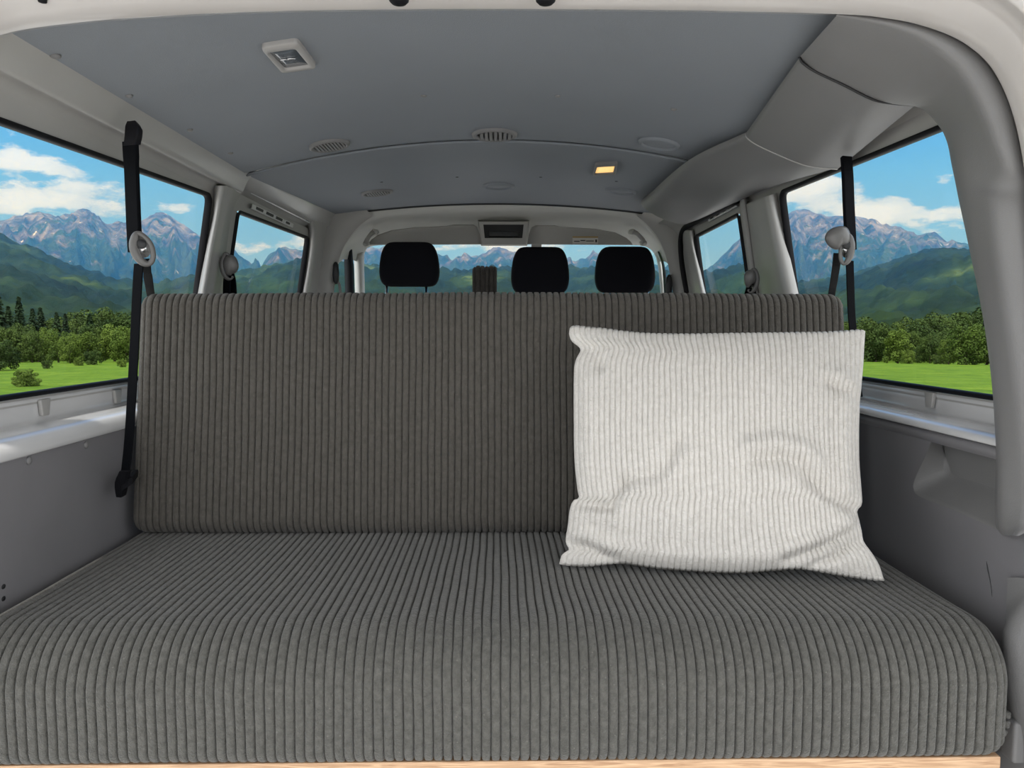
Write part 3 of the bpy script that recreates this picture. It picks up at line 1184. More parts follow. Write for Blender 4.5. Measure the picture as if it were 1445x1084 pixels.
def console():
    t = thing('overhead_console', 'grey overhead console with a dark slot above the middle of the windscreen', 'console', at_y(711, 345, 3.74))
    Y = 3.72
    o_ = [(676, 313), (745, 313), (742, 345), (681, 345)]
    i_ = [(682, 317), (739, 317), (737, 336), (684, 336)]
    F = [at_y(*p, Y) for p in o_]
    I = [at_y(*p, Y - .002) for p in i_]
    B = [at_y(*p, Y + .14) for p in ((673, 310), (748, 310), (744, 347), (679, 347))]
    D = [at_y(*p, Y + .06) for p in i_]
    vs = F + I + B + D
    fs = []
    for a, b in ((0, 4), (8, 0), (4, 12)):
        for i in range(4):
            fs.append((a + i, a + (i + 1) % 4, b + (i + 1) % 4, b + i))
    put('console_shell', vs, fs, M['visor'], t, smooth=False)
    put('dark_tray', [v + Vector((0, -.006, 0)) for v in D] + [v + Vector((0, .004, 0)) for v in D], [(0, 1, 2, 3), (4, 5, 6, 7)], M['dark'], t, smooth=False)
    bm = bevel_box(at_y(690, 334, Y + .02) - Vector((0, 0, 0)), at_y(731, 327, Y + .05), .003, 2)
    put_bm('blank_cover', bm, M['dark'], t)
    # bright mirror foot peeping over the middle headrest
    m0 = at_y(750, 348.5, 3.87)
    m1 = at_y(764, 344.5, 3.89)
    tag(put_bm('mirror_foot', bevel_box(m0, m1, .004, 2), M['plastic_light']), 'pale plastic mirror foot at the top edge of the windscreen', 'mirror')


console()


def grab_handles():
    for side, lab, pts in ((1, 'pale plastic grab handle at the upper right corner of the windscreen', [(893, 327), (899, 330), (906, 337), (909, 343)]),
                           (-1, 'dim grey grab handle at the upper left corner of the windscreen', [(528, 327), (523, 331), (518, 338), (516, 344)])):
        c = [at_y(*p, 3.74) for p in pts]
        t = thing('grab_handle', lab, 'handle', c[1])
        p = catmull(c, 5)
        n = len(p)
        tube('grip', p, [.013 - .003 * math.sin(PI * i / (n - 1)) for i in range(n)], M['plastic_light'] if side > 0 else M['visor'], t, 10)
        for e in (c[0], c[-1]):
            tube('mount', [e, e + Vector((0, .06, .005))], .014, M['lining'], t, 10)


grab_handles()


# ------------------------------------------------------------------ front seats
def seats():
    def cushion_shape(x0, x1, z0, z1, yf, th, lean, top_in):
        """headrest: rounded trapezoid slab"""
        vs = []
        nu, nv = 22, 18
        # superellipse shell
        for i in range(nv + 1):
            f = -PI / 2 + PI * i / nv
            for k in range(nu * 2):
                a = 2 * PI * k / (nu * 2)

                def se(v, e):
                    return math.copysign(abs(v) ** e, v)
                u = se(math.cos(a), .30) * se(math.cos(f), .22)
                w = se(math.sin(f), .60)
                d = se(math.sin(a), .6) * se(math.cos(f), .4)
                zz = (z0 + z1) / 2 + w * (z1 - z0) / 2
                tp = (zz - z0) / (z1 - z0)
                hw = (x1 - x0) / 2 * (1 - top_in * max(0, tp - .25) ** 1.7 - .05 * (1 - tp) ** 2)
                vs.append(Vector(((x0 + x1) / 2 + u * hw, yf + th / 2 + d * th / 2 + lean * tp, zz)))
        return vs, grid_faces(nv + 1, nu * 2, False, True)
    specs = [('driver', (532, 620, 340, 404), [545.5, 601.5], 'black headrest of the driver seat, standing alone left of the brown cushion'),
             ('mid', (720, 806, 347, 414), [738, 789], 'black headrest over the middle of the windscreen, right of the brown cushion'),
             ('pass', (840, 929, 346.5, 413), [858.5, 913.5], 'black headrest in front of the visor label, rightmost of the three')]
    Y = 3.56
    for nm, (a, b, tp, bt), posts, lab in specs:
        p0, p1 = at_y(a, bt, Y), at_y(b, tp, Y)
        t = thing('headrest', lab, 'headrest', Vector(((p0.x + p1.x) / 2, Y + .05, p0.z - .10)), 'headrests of the front seats')
        vs, fs = cushion_shape(p0.x, p1.x, p0.z, p1.z, Y, .10, .012, .30)
        put('headrest_cushion', vs, fs, M['black_fabric'], t)
        for px in posts:
            q = at_y(px, bt, Y + .05)
            tube('post', [Vector((q.x, Y + .05, p0.z + .02)), Vector((q.x, Y + .05, EYE - .0195))], .0062, M['chrome'], t, 10)
    # seat backs, just below the bench edge
    for x0, x1, lab, nm in ((-.68, -.17, 'black driver seat back hidden behind the bench', 'driver_seat'), (-.07, .72, 'black double passenger seat back hidden behind the bench', 'passenger_seat')):
        zt = EYE - .02
        tag(put_bm(nm, bevel_box((x0, 3.55, .0), (x1, 3.69, zt), .04, 3), M['black_fabric']), lab, 'seat')


seats()


# ------------------------------------------------------------------ corduroy
RIB = [(.0, 0.0), (.05, .12), (.095, .62), (.16, .86), (.29, .97), (.5, 1.0), (.71, .97), (.84, .86), (.905, .62), (.95, .12)]


SOFT_RIB = [(.0, 0.0), (.06, .30), (.13, .64), (.22, .86), (.35, .97), (.5, 1.0), (.65, .97), (.78, .86), (.87, .64), (.94, .30)]


def rib_axis(length, pitch, rib=RIB):
    n = max(1, round(length / pitch))
    out = []
    for i in range(n):
        for t, h in rib:
            out.append(((i + t) / n, h))
    out.append((1.0, 0.0))
    return out


def sheet_with_ribs(base, axis, height, wob=0.0, seed=0):
    """base(s, j) -> point; rows over j given by caller. Returns displaced grid [i over ribs][j]"""
    pass


def displaced(P, heights, amp):
    """P[i][j] smooth grid, push along the normals by heights[i]*amp"""
    nu, nv = len(P), len(P[0])
    out = []
    for i in range(nu):
        row = []
        for j in range(nv):
            du = P[min(i + 1, nu - 1)][j] - P[max(i - 1, 0)][j]
            dv = P[i][min(j + 1, nv - 1)] - P[i][max(j - 1, 0)]
            n = du.cross(dv)
            if n.length > 1e-12:
                n.normalize()
            hh = heights[i]
            row.append(P[i][j] + n * (hh * (amp[i][j] if isinstance(amp, list) else amp)))
        out.append(row)
    return out


def arc_pts(c, r, a0, a1, n):
    return [(c[0] + r * math.cos(a0 + (a1 - a0) * k / n), c[1] + r * math.sin(a0 + (a1 - a0) * k / n)) for k in range(n + 1)]


def slab_cushion(name, prof, x0, x1, rl, rr, drop_l, drop_r, label, cat, pitch=.0146, amp=.0062, mt='cord_dark', sag=None):
    """prof: (y, z, ny, nz) along the ribs. ribs run along prof, side by side in x; the two sides turn over with radius rl, rr."""
    # cross axis: distance a -> (x, drop)
    Ll = drop_l - rl + rl * PI / 2
    Lr = drop_r - rr + rr * PI / 2
    flat = (x1 - rr) - (x0 + rl)
    total = Ll + flat + Lr

    def cross(a):
        d = a - Ll
        if d < 0:
            d = -d
            if d < rl * PI / 2:
                th = d / rl
                return x0 + rl - rl * math.sin(th), rl - rl * math.cos(th)
            return x0, rl + d - rl * PI / 2
        if d <= flat:
            return x0 + rl + d, 0.0
        d -= flat
        if d < rr * PI / 2:
            th = d / rr
            return x1 - rr + rr * math.sin(th), rr - rr * math.cos(th)
        return x1, rr + d - rr * PI / 2
    ax = rib_axis(total, pitch)
    P = []
    for s, h in ax:
        row = []
        for j, (y, z, ny, nz) in enumerate(prof):
            a = s * total
            wv = .0016 * noise.noise((a * 9, j * .13, 3.3)) + .0007 * noise.noise((a * 30, j * .3, 7.3))
            x, dr = cross(min(max(a + wv, 0), total))
            b = sag(x, y, z) if sag else 0.0
            b += .0018 * noise.noise((x * 5, y * 7, z * 7))
            row.append(Vector((x, y + ny * (b - dr), z + nz * (b - dr))))
        P.append(row)
    G = displaced(P, [h for s, h in ax], -amp)
    # orient: make sure the ribs point outward
    mid = len(G) // 2
    j0 = len(prof) // 3
    t = Vector((0, prof[j0][2], prof[j0][3]))
    i_top = next(i for i in range(mid, mid + 10) if ax[i][1] == 1.0)
    if (G[i_top][j0] - P[i_top][j0]).dot(t) < 0:
        G = displaced(P, [h for s, h in ax], amp)
    nu, nv = len(G), len(G[0])
    vs = [p for r in G for p in r]
    fs = grid_faces(nu, nv)
    # close the two ends of the ribs and the sides with flat caps
    fs.append([i * nv for i in range(nu)])
    fs.append([i * nv + nv - 1 for i in range(nu)])
    o = put(name, vs, fs, M[mt])
    return tag(o, label, cat)


def seat_cushion():
    zt, zb = EYE - .462, EYE - .648
    yf, yb = 1.105, 1.83
    R1, R2 = .085, .018
    prof = []
    # back end, top, rounded nose, front face, under edge
    prof.append((yb, zb + .03, 1, 0))
    for y, z in arc_pts((yb - .03, zt - .03), .03, 0, PI / 2, 4):
        n = Vector((y - (yb - .03), z - (zt - .03))).normalized()
        prof.append((y, z, n.x, n.y))
    ys = [yb - .03 - (yb - .03 - yf - R1) * k / 26 for k in range(1, 27)]
    for y in ys[:-1]:
        prof.append((y, zt, 0, 1))
    for y, z in arc_pts((yf + R1, zt - R1), R1, PI / 2, PI, 14):
        n = Vector((y - (yf + R1), z - (zt - R1))).normalized()
        prof.append((y, z, n.x, n.y))
    for k in range(1, 5):
        prof.append((yf, zt - R1 + (zb + R2 - (zt - R1)) * k / 5, -1, 0))
    for y, z in arc_pts((yf + R2, zb + R2), R2, PI, PI * 1.5, 6):
        n = Vector((y - (yf + R2), z - (zb + R2))).normalized()
        prof.append((y, z, n.x, n.y))
    prof.append((yf + .08, zb, 0, -1))

    def sag(x, y, z):
        return .001 * math.sin(PI * (x + .80) / 1.56) * (1 if y < 1.7 else 0)
    slab_cushion('seat_cushion', prof, -.812, .776, .03, .045, .029, .06, 'dark grey wide-wale corduroy bench seat cushion lying on the wooden board', 'cushion', sag=sag)


seat_cushion()


def backrest_cushion():
    y0, z0 = 1.655, EYE - .4445          # front bottom edge
    y1, z1 = 1.735, EYE + .070          # front top edge
    th, R = .105, .028
    d = Vector((y1 - y0, z1 - z0))
    L = d.length
    d.normalize()
    n = Vector((-d.y, d.x))             # towards the camera (minus y)
    if n.x > 0:
        n = -n
    prof = []

    def add(u, w, nu_, nw):
        p = Vector((y0, z0)) + d * u - n * w
        nn = d * nu_ + n * nw
        prof.append((p.x, p.y, nn.x, nn.y))
    add(.0, th - .03, -1, 0)
    add(.0, R + .02, -1, 0)
    for k in range(7):
        a = PI / 2 * k / 6
        add(R - R * math.cos(a), R - R * math.sin(a), -math.cos(a), math.sin(a))
    for k in range(1, 24):
        add(R + (L - 2 * R) * k / 24, 0, 0, 1)
    for k in range(9):
        a = PI / 2 * k / 8
        add(L - R + R * math.sin(a), R - R * math.cos(a), math.sin(a), math.cos(a))
    add(L, th * .5, 1, 0)
    for k in range(5):
        a = PI / 2 * k / 4
        add(L - .025 + .025 * math.cos(a), th - .025 + .025 * math.sin(a), math.cos(a), -math.sin(a))
    add(L * .5, th, 0, -1)
    add(.03, th, 0, -1)

    def sag(x, y, z):
        return .004 * math.sin(PI * (x + .80) / 1.58)
    slab_cushion('backrest_cushion', prof, -.800, .778, .026, .026, .025, .025, 'dark grey wide-wale corduroy backrest cushion leaning across the van behind the seat', 'cushion', mt='cord_dimmed', sag=sag)


backrest_cushion()


def upright_cushion():
    # narrow end of a third cushion standing behind the bench
    Y = 2.45
    a, b = at_y(668, 377, Y), at_y(699.5, 377, Y)
    prof = []
    zt = a.z
    for k in range(8):
        prof.append((Y, .12 + (zt - .02 - .12) * k / 7, -1, 0))
    for k in range(1, 7):
        f = PI / 2 * k / 6
        prof.append((Y + .02 - .02 * math.cos(f), zt - .02 + .02 * math.sin(f), -math.cos(f), math.sin(f)))
    prof.append((Y + .3, zt, 0, 1))

    def sag(x, y, z):
        return .006 * noise.noise((x * 25, z * 9, 1.0))
    slab_cushion('upright_cushion', prof, a.x, b.x, .012, .012, .0118, .0118, 'narrow shade-darkened brown corduroy cushion end standing upright behind the backrest', 'cushion', pitch=.0135, amp=.0048, mt='cord_shaded', sag=sag)
    # what it stands on
    tag(put_bm('storage_crate', bevel_box((a.x - .05, Y - .05, 0), (b.x + .05, Y + .36, .118), .01, 2), M['plastic']), 'plain grey crate hidden on the floor behind the bench', 'crate')


upright_cushion()


def pillow():
    top = [(804, 463), (812, 460), (830, 462), (852, 464), (900, 470), (960, 472), (1040, 471), (1120, 470), (1170, 469), (1200, 467), (1214, 466), (1221, 468)]
    bot = [(789, 796), (805, 798), (830, 799), (850, 797), (880, 795), (930, 802), (1000, 807), (1050, 808), (1100, 804), (1135, 803), (1180, 811), (1220, 817), (1248, 820)]
    left = [(804, 463), (803, 472), (807, 482), (817, 490), (819, 497), (812, 512), (810, 535), (810, 600), (811, 650), (815, 690), (817, 704), (808, 708), (804, 722), (801, 745), (798, 765), (803, 776), (793, 783), (789, 796)]
    right = [(1221, 468), (1219, 490), (1217, 520), (1213, 560), (1211, 600), (1211, 650), (1214, 690), (1215, 712), (1208, 722), (1213, 740), (1218, 765), (1230, 782), (1240, 798), (1248, 820)]

    def resample(poly, n):
        c = [Vector((p[0], p[1])) for p in poly]
        c = [Vector((v.x, v.y)) for v in catmull([Vector((p.x, p.y, 0)) for p in c], 6)]
        d = [0]
        for a, b in zip(c, c[1:]):
            d.append(d[-1] + (b - a).length)
        out, k = [], 0
        for i in range(n):
            t = d[-1] * i / (n - 1)
            while k < len(d) - 2 and d[k + 1] < t:
                k += 1
            f = (t - d[k]) / max(d[k + 1] - d[k], 1e-9)
            out.append(c[k].lerp(c[k + 1], f))
        return out

    def pick(c, t):
        x = t * (len(c) - 1)
        i = min(int(x), len(c) - 2)
        return c[i].lerp(c[i + 1], x - i)
    NR = 200
    T_, B_, L_, R_ = (resample(c, NR) for c in (top, bot, left, right))
    P00, P10, P01, P11 = T_[0], T_[-1], B_[0], B_[-1]
    bl = at_z(789, 796, EYE - .446)
    br = at_z(1248, 820, EYE - .446)
    tl = at_y(804, 463, bl.y + .150)
    nrm = (br - bl).cross(tl - bl).normalized()
    if nrm.y > 0:
        nrm = -nrm
    ax = rib_axis(54, 1, SOFT_RIB)
    nv = 72
    # folds: polyline in photo pixels, width px, depth m (negative = valley)
    folds = [([(803, 707), (830, 714), (862, 718), (872, 700), (882, 688)], 9, -.013),
             ([(806, 724), (835, 730), (866, 735)], 10, .006),
             ([(800, 766), (830, 773), (850, 782), (870, 790)], 8, -.014),
             ([(803, 752), (835, 760), (862, 776)], 9, .008),
             ([(866, 684), (905, 679), (931, 674), (948, 650), (955, 634)], 10, -.006),
             ([(880, 696), (935, 690), (965, 650)], 14, .006),
             ([(1050, 640), (1085, 634), (1122, 640), (1140, 655)], 12, .009),
             ([(1058, 655), (1095, 652), (1122, 660), (1135, 682), (1160, 704), (1196, 718)], 10, -.010),
             ([(1100, 690), (1140, 706), (1190, 735)], 16, .006),
             ([(1105, 790), (1140, 777), (1168, 764), (1196, 748), (1212, 738)], 8, -.012),
             ([(1110, 777), (1150, 763), (1195, 742)], 9, .009),
             ([(1140, 800), (1172, 786), (1192, 772), (1210, 764)], 7, -.013),
             ([(1165, 548), (1190, 556), (1212, 568)], 8, -.008),
             ([(1165, 534), (1195, 542), (1213, 552)], 9, .006),
             ([(820, 488), (838, 500), (846, 520)], 9, -.008),
             ([(1195, 520), (1185, 600), (1190, 690)], 13, .004),
             ([(826, 540), (830, 600), (828, 670)], 12, .004),
             ([(880, 780), (960, 788), (1040, 790), (1100, 785)], 14, .005)]

    def seg_d(p, a, b):
        ab = b - a
        t = max(0, min(1, (p - a).dot(ab) / ab.length_squared))
        return (p - (a + ab * t)).length

    fl = [([Vector(q) for q in c], w, h) for c, w, h in folds]

    def fold(p):
        s = 0
        for c, w, h in fl:
            d = min(seg_d(p, a, b) for a, b in zip(c, c[1:]))
            if d < 3.2 * w:
                s += 1.5 * h * math.exp(-(d / w) ** 2)
        return s
    Pf, Pb, amp = [], [], []
    for s, h in ax:
        rf, rb, ra = [], [], []
        for j in range(nv):
            v = j / (nv - 1)
            v = .5 - .5 * math.cos(PI * v) if False else v
            vv = (v + .25 * (.5 - .5 * math.cos(PI * v))) / 1.25
            s2 = min(1, max(0, s + (.0035 * noise.noise((s * 7, vv * 6, 1.2)) + .0015 * noise.noise((s * 20, vv * 17, 4.2))) * math.sin(PI * s)))
            t_, b_, l_, r_ = pick(T_, s2), pick(B_, s2), pick(L_, vv), pick(R_, vv)
            # edge wiggles of the sides fade out quickly towards the middle
            ls, rs = P00.lerp(P01, vv), P10.lerp(P11, vv)
            p = t_.lerp(b_, vv) + (l_ - ls) * (1 - s2) ** 3.0 + (r_ - rs) * s2 ** 3.0
            w = plane_hit(p.x, p.y, bl, nrm)
            eu = max(0, 4 * s2 * (1 - s2)) ** .55
            ev = max(0, 4 * vv * (1 - vv)) ** .5
            k = eu * ev
            pf = .062 * k + fold(p) * min(1, k * 2.2) + .005 * noise.noise((p.x * .012, p.y * .012, 9.1)) * k
            rf.append(w + nrm * pf)
            rb.append(w - nrm * (.035 * k))
            ra.append(.0040 * (.55 + .45 * min(1, k * 1.5)))
        Pf.append(rf)
        Pb.append(rb)
        amp.append(ra)
    H = [h for s, h in ax]
    G = displaced(Pf, H, amp)
    i0 = next(i for i in range(250, 280) if ax[i][1] == 1.0)
    if (G[i0][30] - Pf[i0][30]).dot(nrm) < 0:
        G = displaced(Pf, H, [[-a for a in r] for r in amp])
    t = thing('throw_pillow', 'off-white wide-wale corduroy pillow leaning on the right half of the backrest', 'pillow', (bl + br) / 2)
    nu = len(ax)
    vs = [p for r in G for p in r]
    fs = grid_faces(nu, nv)
    n0 = len(vs)
    vs += [p for r in Pb for p in r]
    fs += [tuple(n0 + q for q in f[::-1]) for f in grid_faces(nu, nv)]
    for i in range(nu - 1):
        fs.append((i * nv, (i + 1) * nv, n0 + (i + 1) * nv, n0 + i * nv))
        fs.append((i * nv + nv - 1, n0 + i * nv + nv - 1, n0 + (i + 1) * nv + nv - 1, (i + 1) * nv + nv - 1))
    for j in range(nv - 1):
        fs.append((j, n0 + j, n0 + j + 1, j + 1))
        a = (nu - 1) * nv
        fs.append((a + j, a + j + 1, n0 + a + j + 1, n0 + a + j))
    put('pillow_cover', vs, fs, M['cord_white'], t)


pillow()

# plywood board under the seat cushion
_bm = bevel_box((-.80, 1.116, EYE - .684), (.765, 1.83, EYE - .6565), .002, 2)
tag(put_bm('bed_board', _bm, M['wood'], smooth=False), 'pale pine board edge below the front of the seat cushion', 'board')
_bm = bevel_box((-.78, 1.16, 0), (.75, 1.80, EYE - .684), .004, 1)
tag(put_bm('bed_box', _bm, M['carpet'], smooth=False), 'dark box under the pine board', 'box')


# ------------------------------------------------------------------ seat belts
def guide_loop(t, c, rx, rz, tilt, face, cap_side, scale=1.0, ringr=.0052):
    """grey moulded ring with a polished dish; c centre, in a plane facing 'face'"""
    f = Vector(face).normalized()
    u = Vector((0, 0, 1)).cross(f).normalized()
    v = f.cross(u).normalized()
    u, v = (u * math.cos(tilt) + v * math.sin(tilt)), (v * math.cos(tilt) - u * math.sin(tilt))
    pts, rad = [], []
    n = 40
    for k in range(n + 1):
        a = 2 * PI * k / n
        x, y = rx * math.cos(a), rz * math.sin(a)
        if y > 0:
            x *= 1 - .35 * (y / rz) ** 2
        pts.append(c + u * x + v * y)
        rad.append((ringr + ringr * .7 * max(0, cap_side * math.cos(a))) * scale)
    vs, fs = tube_data(pts, rad, 12, False)
    put('loop_ring', vs, fs, M['loop'], t)
    # polished dish
    vs, fs = lathe([(.98, .18), (.86, .02), (.5, -.18), (.22, -.2), (.12, .0)], 28)
    dish = put('steel_dish', [c + u * (x * rx * .92) + v * (y * rz * .72 + rz * .10) + f * (z * .022 * scale) for x, y, z in vs], fs, M['chrome'], t)
    vs, fs = lathe([(1, 0), (.8, .35), (.2, .5)], 20)
    put('bolt_head', [c + u * (x * .010 * scale) + v * (y * .010 * scale + rz * .28) + f * (.003 + z * .008) for x, y, z in vs], fs, M['dark'], dish)


def shell_cap(t, outline, Y, rise, ox=0, oy=0):
    """moulded shell over a guide loop: a traced outline domed towards the rear of the van"""
    n = len(outline)
    cx = sum(p[0] for p in outline) / n + ox
    cy = sum(p[1] for p in outline) / n + oy
    rows = []
    for k, d in ((.86, -.012), (1.0, 0), (.97, .35), (.86, .62), (.64, .84), (.36, .96), (.06, 1.0)):
        dd = rise * d if d >= 0 else d
        rows.append(catmull([at_y(cx + (p[0] - cx) * k, cy + (p[1] - cy) * k, Y - dd) for p in outline], 4, True))
    m = len(rows[0])
    fs = grid_faces(len(rows), m, False, True)
    fs.append(list(range(m)))
    fs.append([(len(rows) - 1) * m + i for i in range(m)])
    put('loop_cap', [p for r in rows for p in r], fs, M['loop'], t)


def belts():
    # --- left rear: hangs from the roof rail, sheath, loop, two runs of webbing
    Y = 1.52
    top = at_y(190, 180, Y)
    t = thing('seat_belt', 'black seat belt hanging from the roof rail in front of the left rear window', 'seat belt', at_y(190, 350, Y))
    W = Vector((1, -.35, 0))
    cover = catmull([at_y(189, 175, Y + .005), at_y(189, 183, Y - .004), at_y(188, 195, Y - .004), at_y(186, 205, Y)], 4)
    n = len(cover)
    strip('anchor_cover', cover, [.021 + .009 * min(1, i / 3) for i in range(n)], W, M['rubber'], t, .016)
    sh = [at_y(184, 200, Y), at_y(185.5, 232, Y), at_y(187, 270, Y), at_y(188.5, 310, Y), at_y(190, 340, Y), at_y(191, 356, Y)]
    strip('belt_sheath', catmull(sh, 3), [.033] * 3 + [.030] * 13, W, M['belt'], t, .010)
    guide_loop(t, at_y(202, 351, Y - .015), .0155, .030, .30, (.30, -1, .05), -1)
    a = [at_y(196, 372, Y - .003), at_y(194, 400, Y + .003), at_y(191.5, 450, Y + .015), at_y(187.5, 530, Y + .03), at_y(182, 620, Y + .045), at_y(177, 668, Y + .055)]
    strip('webbing', catmull(a, 4), .0225, W, M['belt'], t, .003)
    b = [at_y(207, 366, Y - .005), at_y(208, 385, Y + .06), at_y(211, 405, Y + .20), at_y(214, 425, Y + .34), at_y(220, 470, Y + .40)]
    strip('webbing', catmull(b, 4), [.020] * 5 + [.0235] * 12, W, M['belt'], t, .003)
    q = [at_y(177, 664, Y + .05), at_y(172, 680, Y + .06), at_y(171, 700, Y + .07)]
    strip('belt_anchor', catmull(q, 3), [.020, .022, .025, .026, .024, .020, .014], W, M['rubber'], t, .014)
    q2 = [at_y(173, 690, Y + .055), at_y(184, 678, Y + .06), at_y(192, 668, Y + .13)]
    strip('anchor_arm', catmull(q2, 3), .016, Vector((0, .2, 1)), M['rubber'], t, .008)

    # --- right rear
    Y = 1.66
    t = thing('seat_belt', 'black seat belt hanging below the air duct in front of the right rear window', 'seat belt', at_y(1195, 350, Y))
    W = Vector((1, .35, 0))
    up = [at_y(1194, 222, Y + .02), at_y(1196, 250, Y), at_y(1197.5, 290, Y), at_y(1199.5, 330, Y), at_y(1200.5, 352, Y)]
    strip('belt_sheath', catmull(up, 4), .0265, W, M['belt'], t, .009)
    # wide moulded cap over the loop
    shell_cap(t, [(1164, 338), (1166, 329), (1174, 322), (1186, 319), (1195, 321), (1200, 330), (1201, 341), (1196, 346), (1189, 347), (1184, 352), (1177, 352), (1169, 347)], Y - .012, .020, 6, -4)
    guide_loop(t, at_y(1194, 352, Y - .018), .0105, .030, -.12, (-.35, -1, .05), 1, 1.0, .0042)
    a = [at_y(1199, 368, Y - .003), at_y(1200, 400, Y + .02), at_y(1201.5, 440, Y + .04), at_y(1204, 470, Y + .05), at_y(1212, 560, Y + .08)]
    strip('webbing', catmull(a, 4), .0205, W, M['belt'], t, .003)
    b = [at_y(1182, 358, Y - .012), at_y(1180, 375, Y + .03), at_y(1177, 395, Y + .12), at_y(1173, 420, Y + .25), at_y(1168, 470, Y + .30)]
    strip('webbing', catmull(b, 4), .0215, W, M['belt'], t, .003)

    # --- middle row belts on the pillars and the two front ones
    def small(px, py, side, Yp, sc, label, cap_side, outline):
        t = thing('seat_belt', label, 'seat belt', at_y(px, py, Yp))
        W = Vector((1, side * .4, 0))
        shell_cap(t, outline, Yp - .006, .022, -2 * cap_side, -3)
        guide_loop(t, at_y(px - 2.5 * cap_side, py + 2, Yp - .002), .015 * sc, .036 * sc, .1 * cap_side, (-.5 * side, -1, 0), -cap_side, sc, .0045)
        a = [at_y(px - 3 * cap_side, py + 16 * sc, Yp), at_y(px - 4 * cap_side, py + 32, Yp + .01), at_y(px - 5 * cap_side, py + 110, Yp + .02)]
        strip('webbing', catmull(a, 4), .026 * sc, W, M['belt'], t, .003)
        b = [at_y(px + 2 * cap_side, py + 13 * sc, Yp - .004), at_y(px + 5 * cap_side, py + 30, Yp + .03), at_y(px + 9 * cap_side, py + 110, Yp + .05)]
        strip('webbing', catmull(b, 4), .023 * sc, W, M['belt'], t, .003)
    small(324, 374, -1, 2.22, 1.0, 'black seat belt with a grey loop on the post between the two left windows', 1,
          [(317, 364), (323, 360), (330, 361), (335, 367), (337, 376), (334, 384), (329, 386), (325, 389), (319, 386), (315, 378), (314, 370)])
    small(1059, 394, 1, 2.30, .95, 'black seat belt with a grey loop on the post left of the right rear window', -1,
          [(1050, 388), (1053, 383), (1059, 381), (1065, 383), (1067, 391), (1065, 399), (1060, 402), (1056, 406), (1052, 403), (1050, 396)])

    def front(pts, label):
        t = thing('seat_belt', label, 'seat belt', at_y(*pts[0], 3.46))
        c = at_y(*pts[0], 3.44)
        capv, capf = lathe([(.004, -.05), (.013, -.035), (.015, 0), (.012, .035), (.004, .048)], 12)
        put('loop_cap', [c + Vector((x, y, z)) for x, y, z in capv], capf, M['dark'], t)
        strip('webbing', catmull([at_y(*p, 3.44) for p in pts[1:]], 5), .012, (1, .3, 0), M['loop'], t, .004)
    front([(474, 385), (474, 395), (479, 402), (481, 425)], 'grey front seat belt on the left door post beside the cab arch')
    front([(944, 403), (944, 408), (943, 415), (942, 430)], 'dark front seat belt on the right door post beside the cab arch')


belts()


# ------------------------------------------------------------------ ceiling fittings
def on_ceiling(px, py):
    y = 1.2
    lo, hi = 1.0, 3.6
    for _ in range(40):
        y = (lo + hi) / 2
        p = at_y(px, py, y)
        if p.z > ceil_z(p.x, y):
            hi = y
        else:
            lo = y
    return at_y(px, py, y)


def vent(px, py, rx, ry, nslat, label):
    c = on_ceiling(px, py)
    # real radii from the photo: horizontal extent gives the radius across
    r = rx * c.y / FPX
    t = thing('ceiling_vent', label, 'vent', c, 'round air vents in the ceiling')

    def down(x, y, h):
        return Vector((c.x + x, c.y + y, ceil_z(c.x + x, c.y + y) - h))
    prof = [(1.0, -.001), (.97, .006), (.88, .009), (.80, .0075), (.76, .001)]
    seg = 40
    vs = [down(r * k * math.cos(2 * PI * i / seg), r * k * math.sin(2 * PI * i / seg), h) for k, h in prof for i in range(seg)]
    put('vent_ring', vs, grid_faces(len(prof), seg, False, True), M['vinyl'] if nslat == 0 else M['plastic'], t)
    vs = [down(r * .78 * math.cos(2 * PI * i / seg), r * .78 * math.sin(2 * PI * i / seg), .0006) for i in range(seg)]
    if nslat:
        throat = put('vent_throat', vs, [list(range(seg))], M['dark'], t)
        for k in range(nslat):
            x = r * .70 * (2 * (k + .5) / nslat - 1)
            hw = math.sqrt(max(0, (r * .77) ** 2 - x * x))
            w = r * .12
            q = []
            for yy in (-hw, hw):
                q += [down(x - w * .5, yy, .001), down(x + w * .5, yy, .001), down(x + w * .9, yy, .008), down(x, yy, .008)]
            put('vent_slat', q, [(0, 1, 5, 4), (1, 2, 6, 5), (2, 3, 7, 6), (3, 0, 4, 7), (0, 1, 2, 3), (4, 5, 6, 7)], M['plastic'], throat, smooth=False)
    else:
        prof = [(.77, .0016), (.6, .0040), (.3, .0052), (.02, .0055)]
        vs = [down(r * k * math.cos(2 * PI * i / seg), r * k * math.sin(2 * PI * i / seg), h) for k, h in prof for i in range(seg)]
        put('closed_flap', vs, grid_faces(len(prof), seg, False, True), M['vinyl'], t)


vent(698, 189, 32, 8, 7, 'open slatted round ceiling vent in the middle, just behind the seam')
vent(465, 204, 28, 7, 9, 'slatted round ceiling vent left of the middle, behind the seam')
vent(930, 202, 29, 8, 0, 'closed round ceiling vent beside the air duct, behind the seam')
vent(532, 271, 22, 6, 9, 'slatted round ceiling vent ahead of the seam, behind the driver headrest')
vent(704, 262, 22, 5, 0, 'closed round ceiling vent ahead of the seam, above the overhead console')
vent(876, 269, 22, 5, 0, 'closed round ceiling vent ahead of the seam, just in front of the lit lamp')


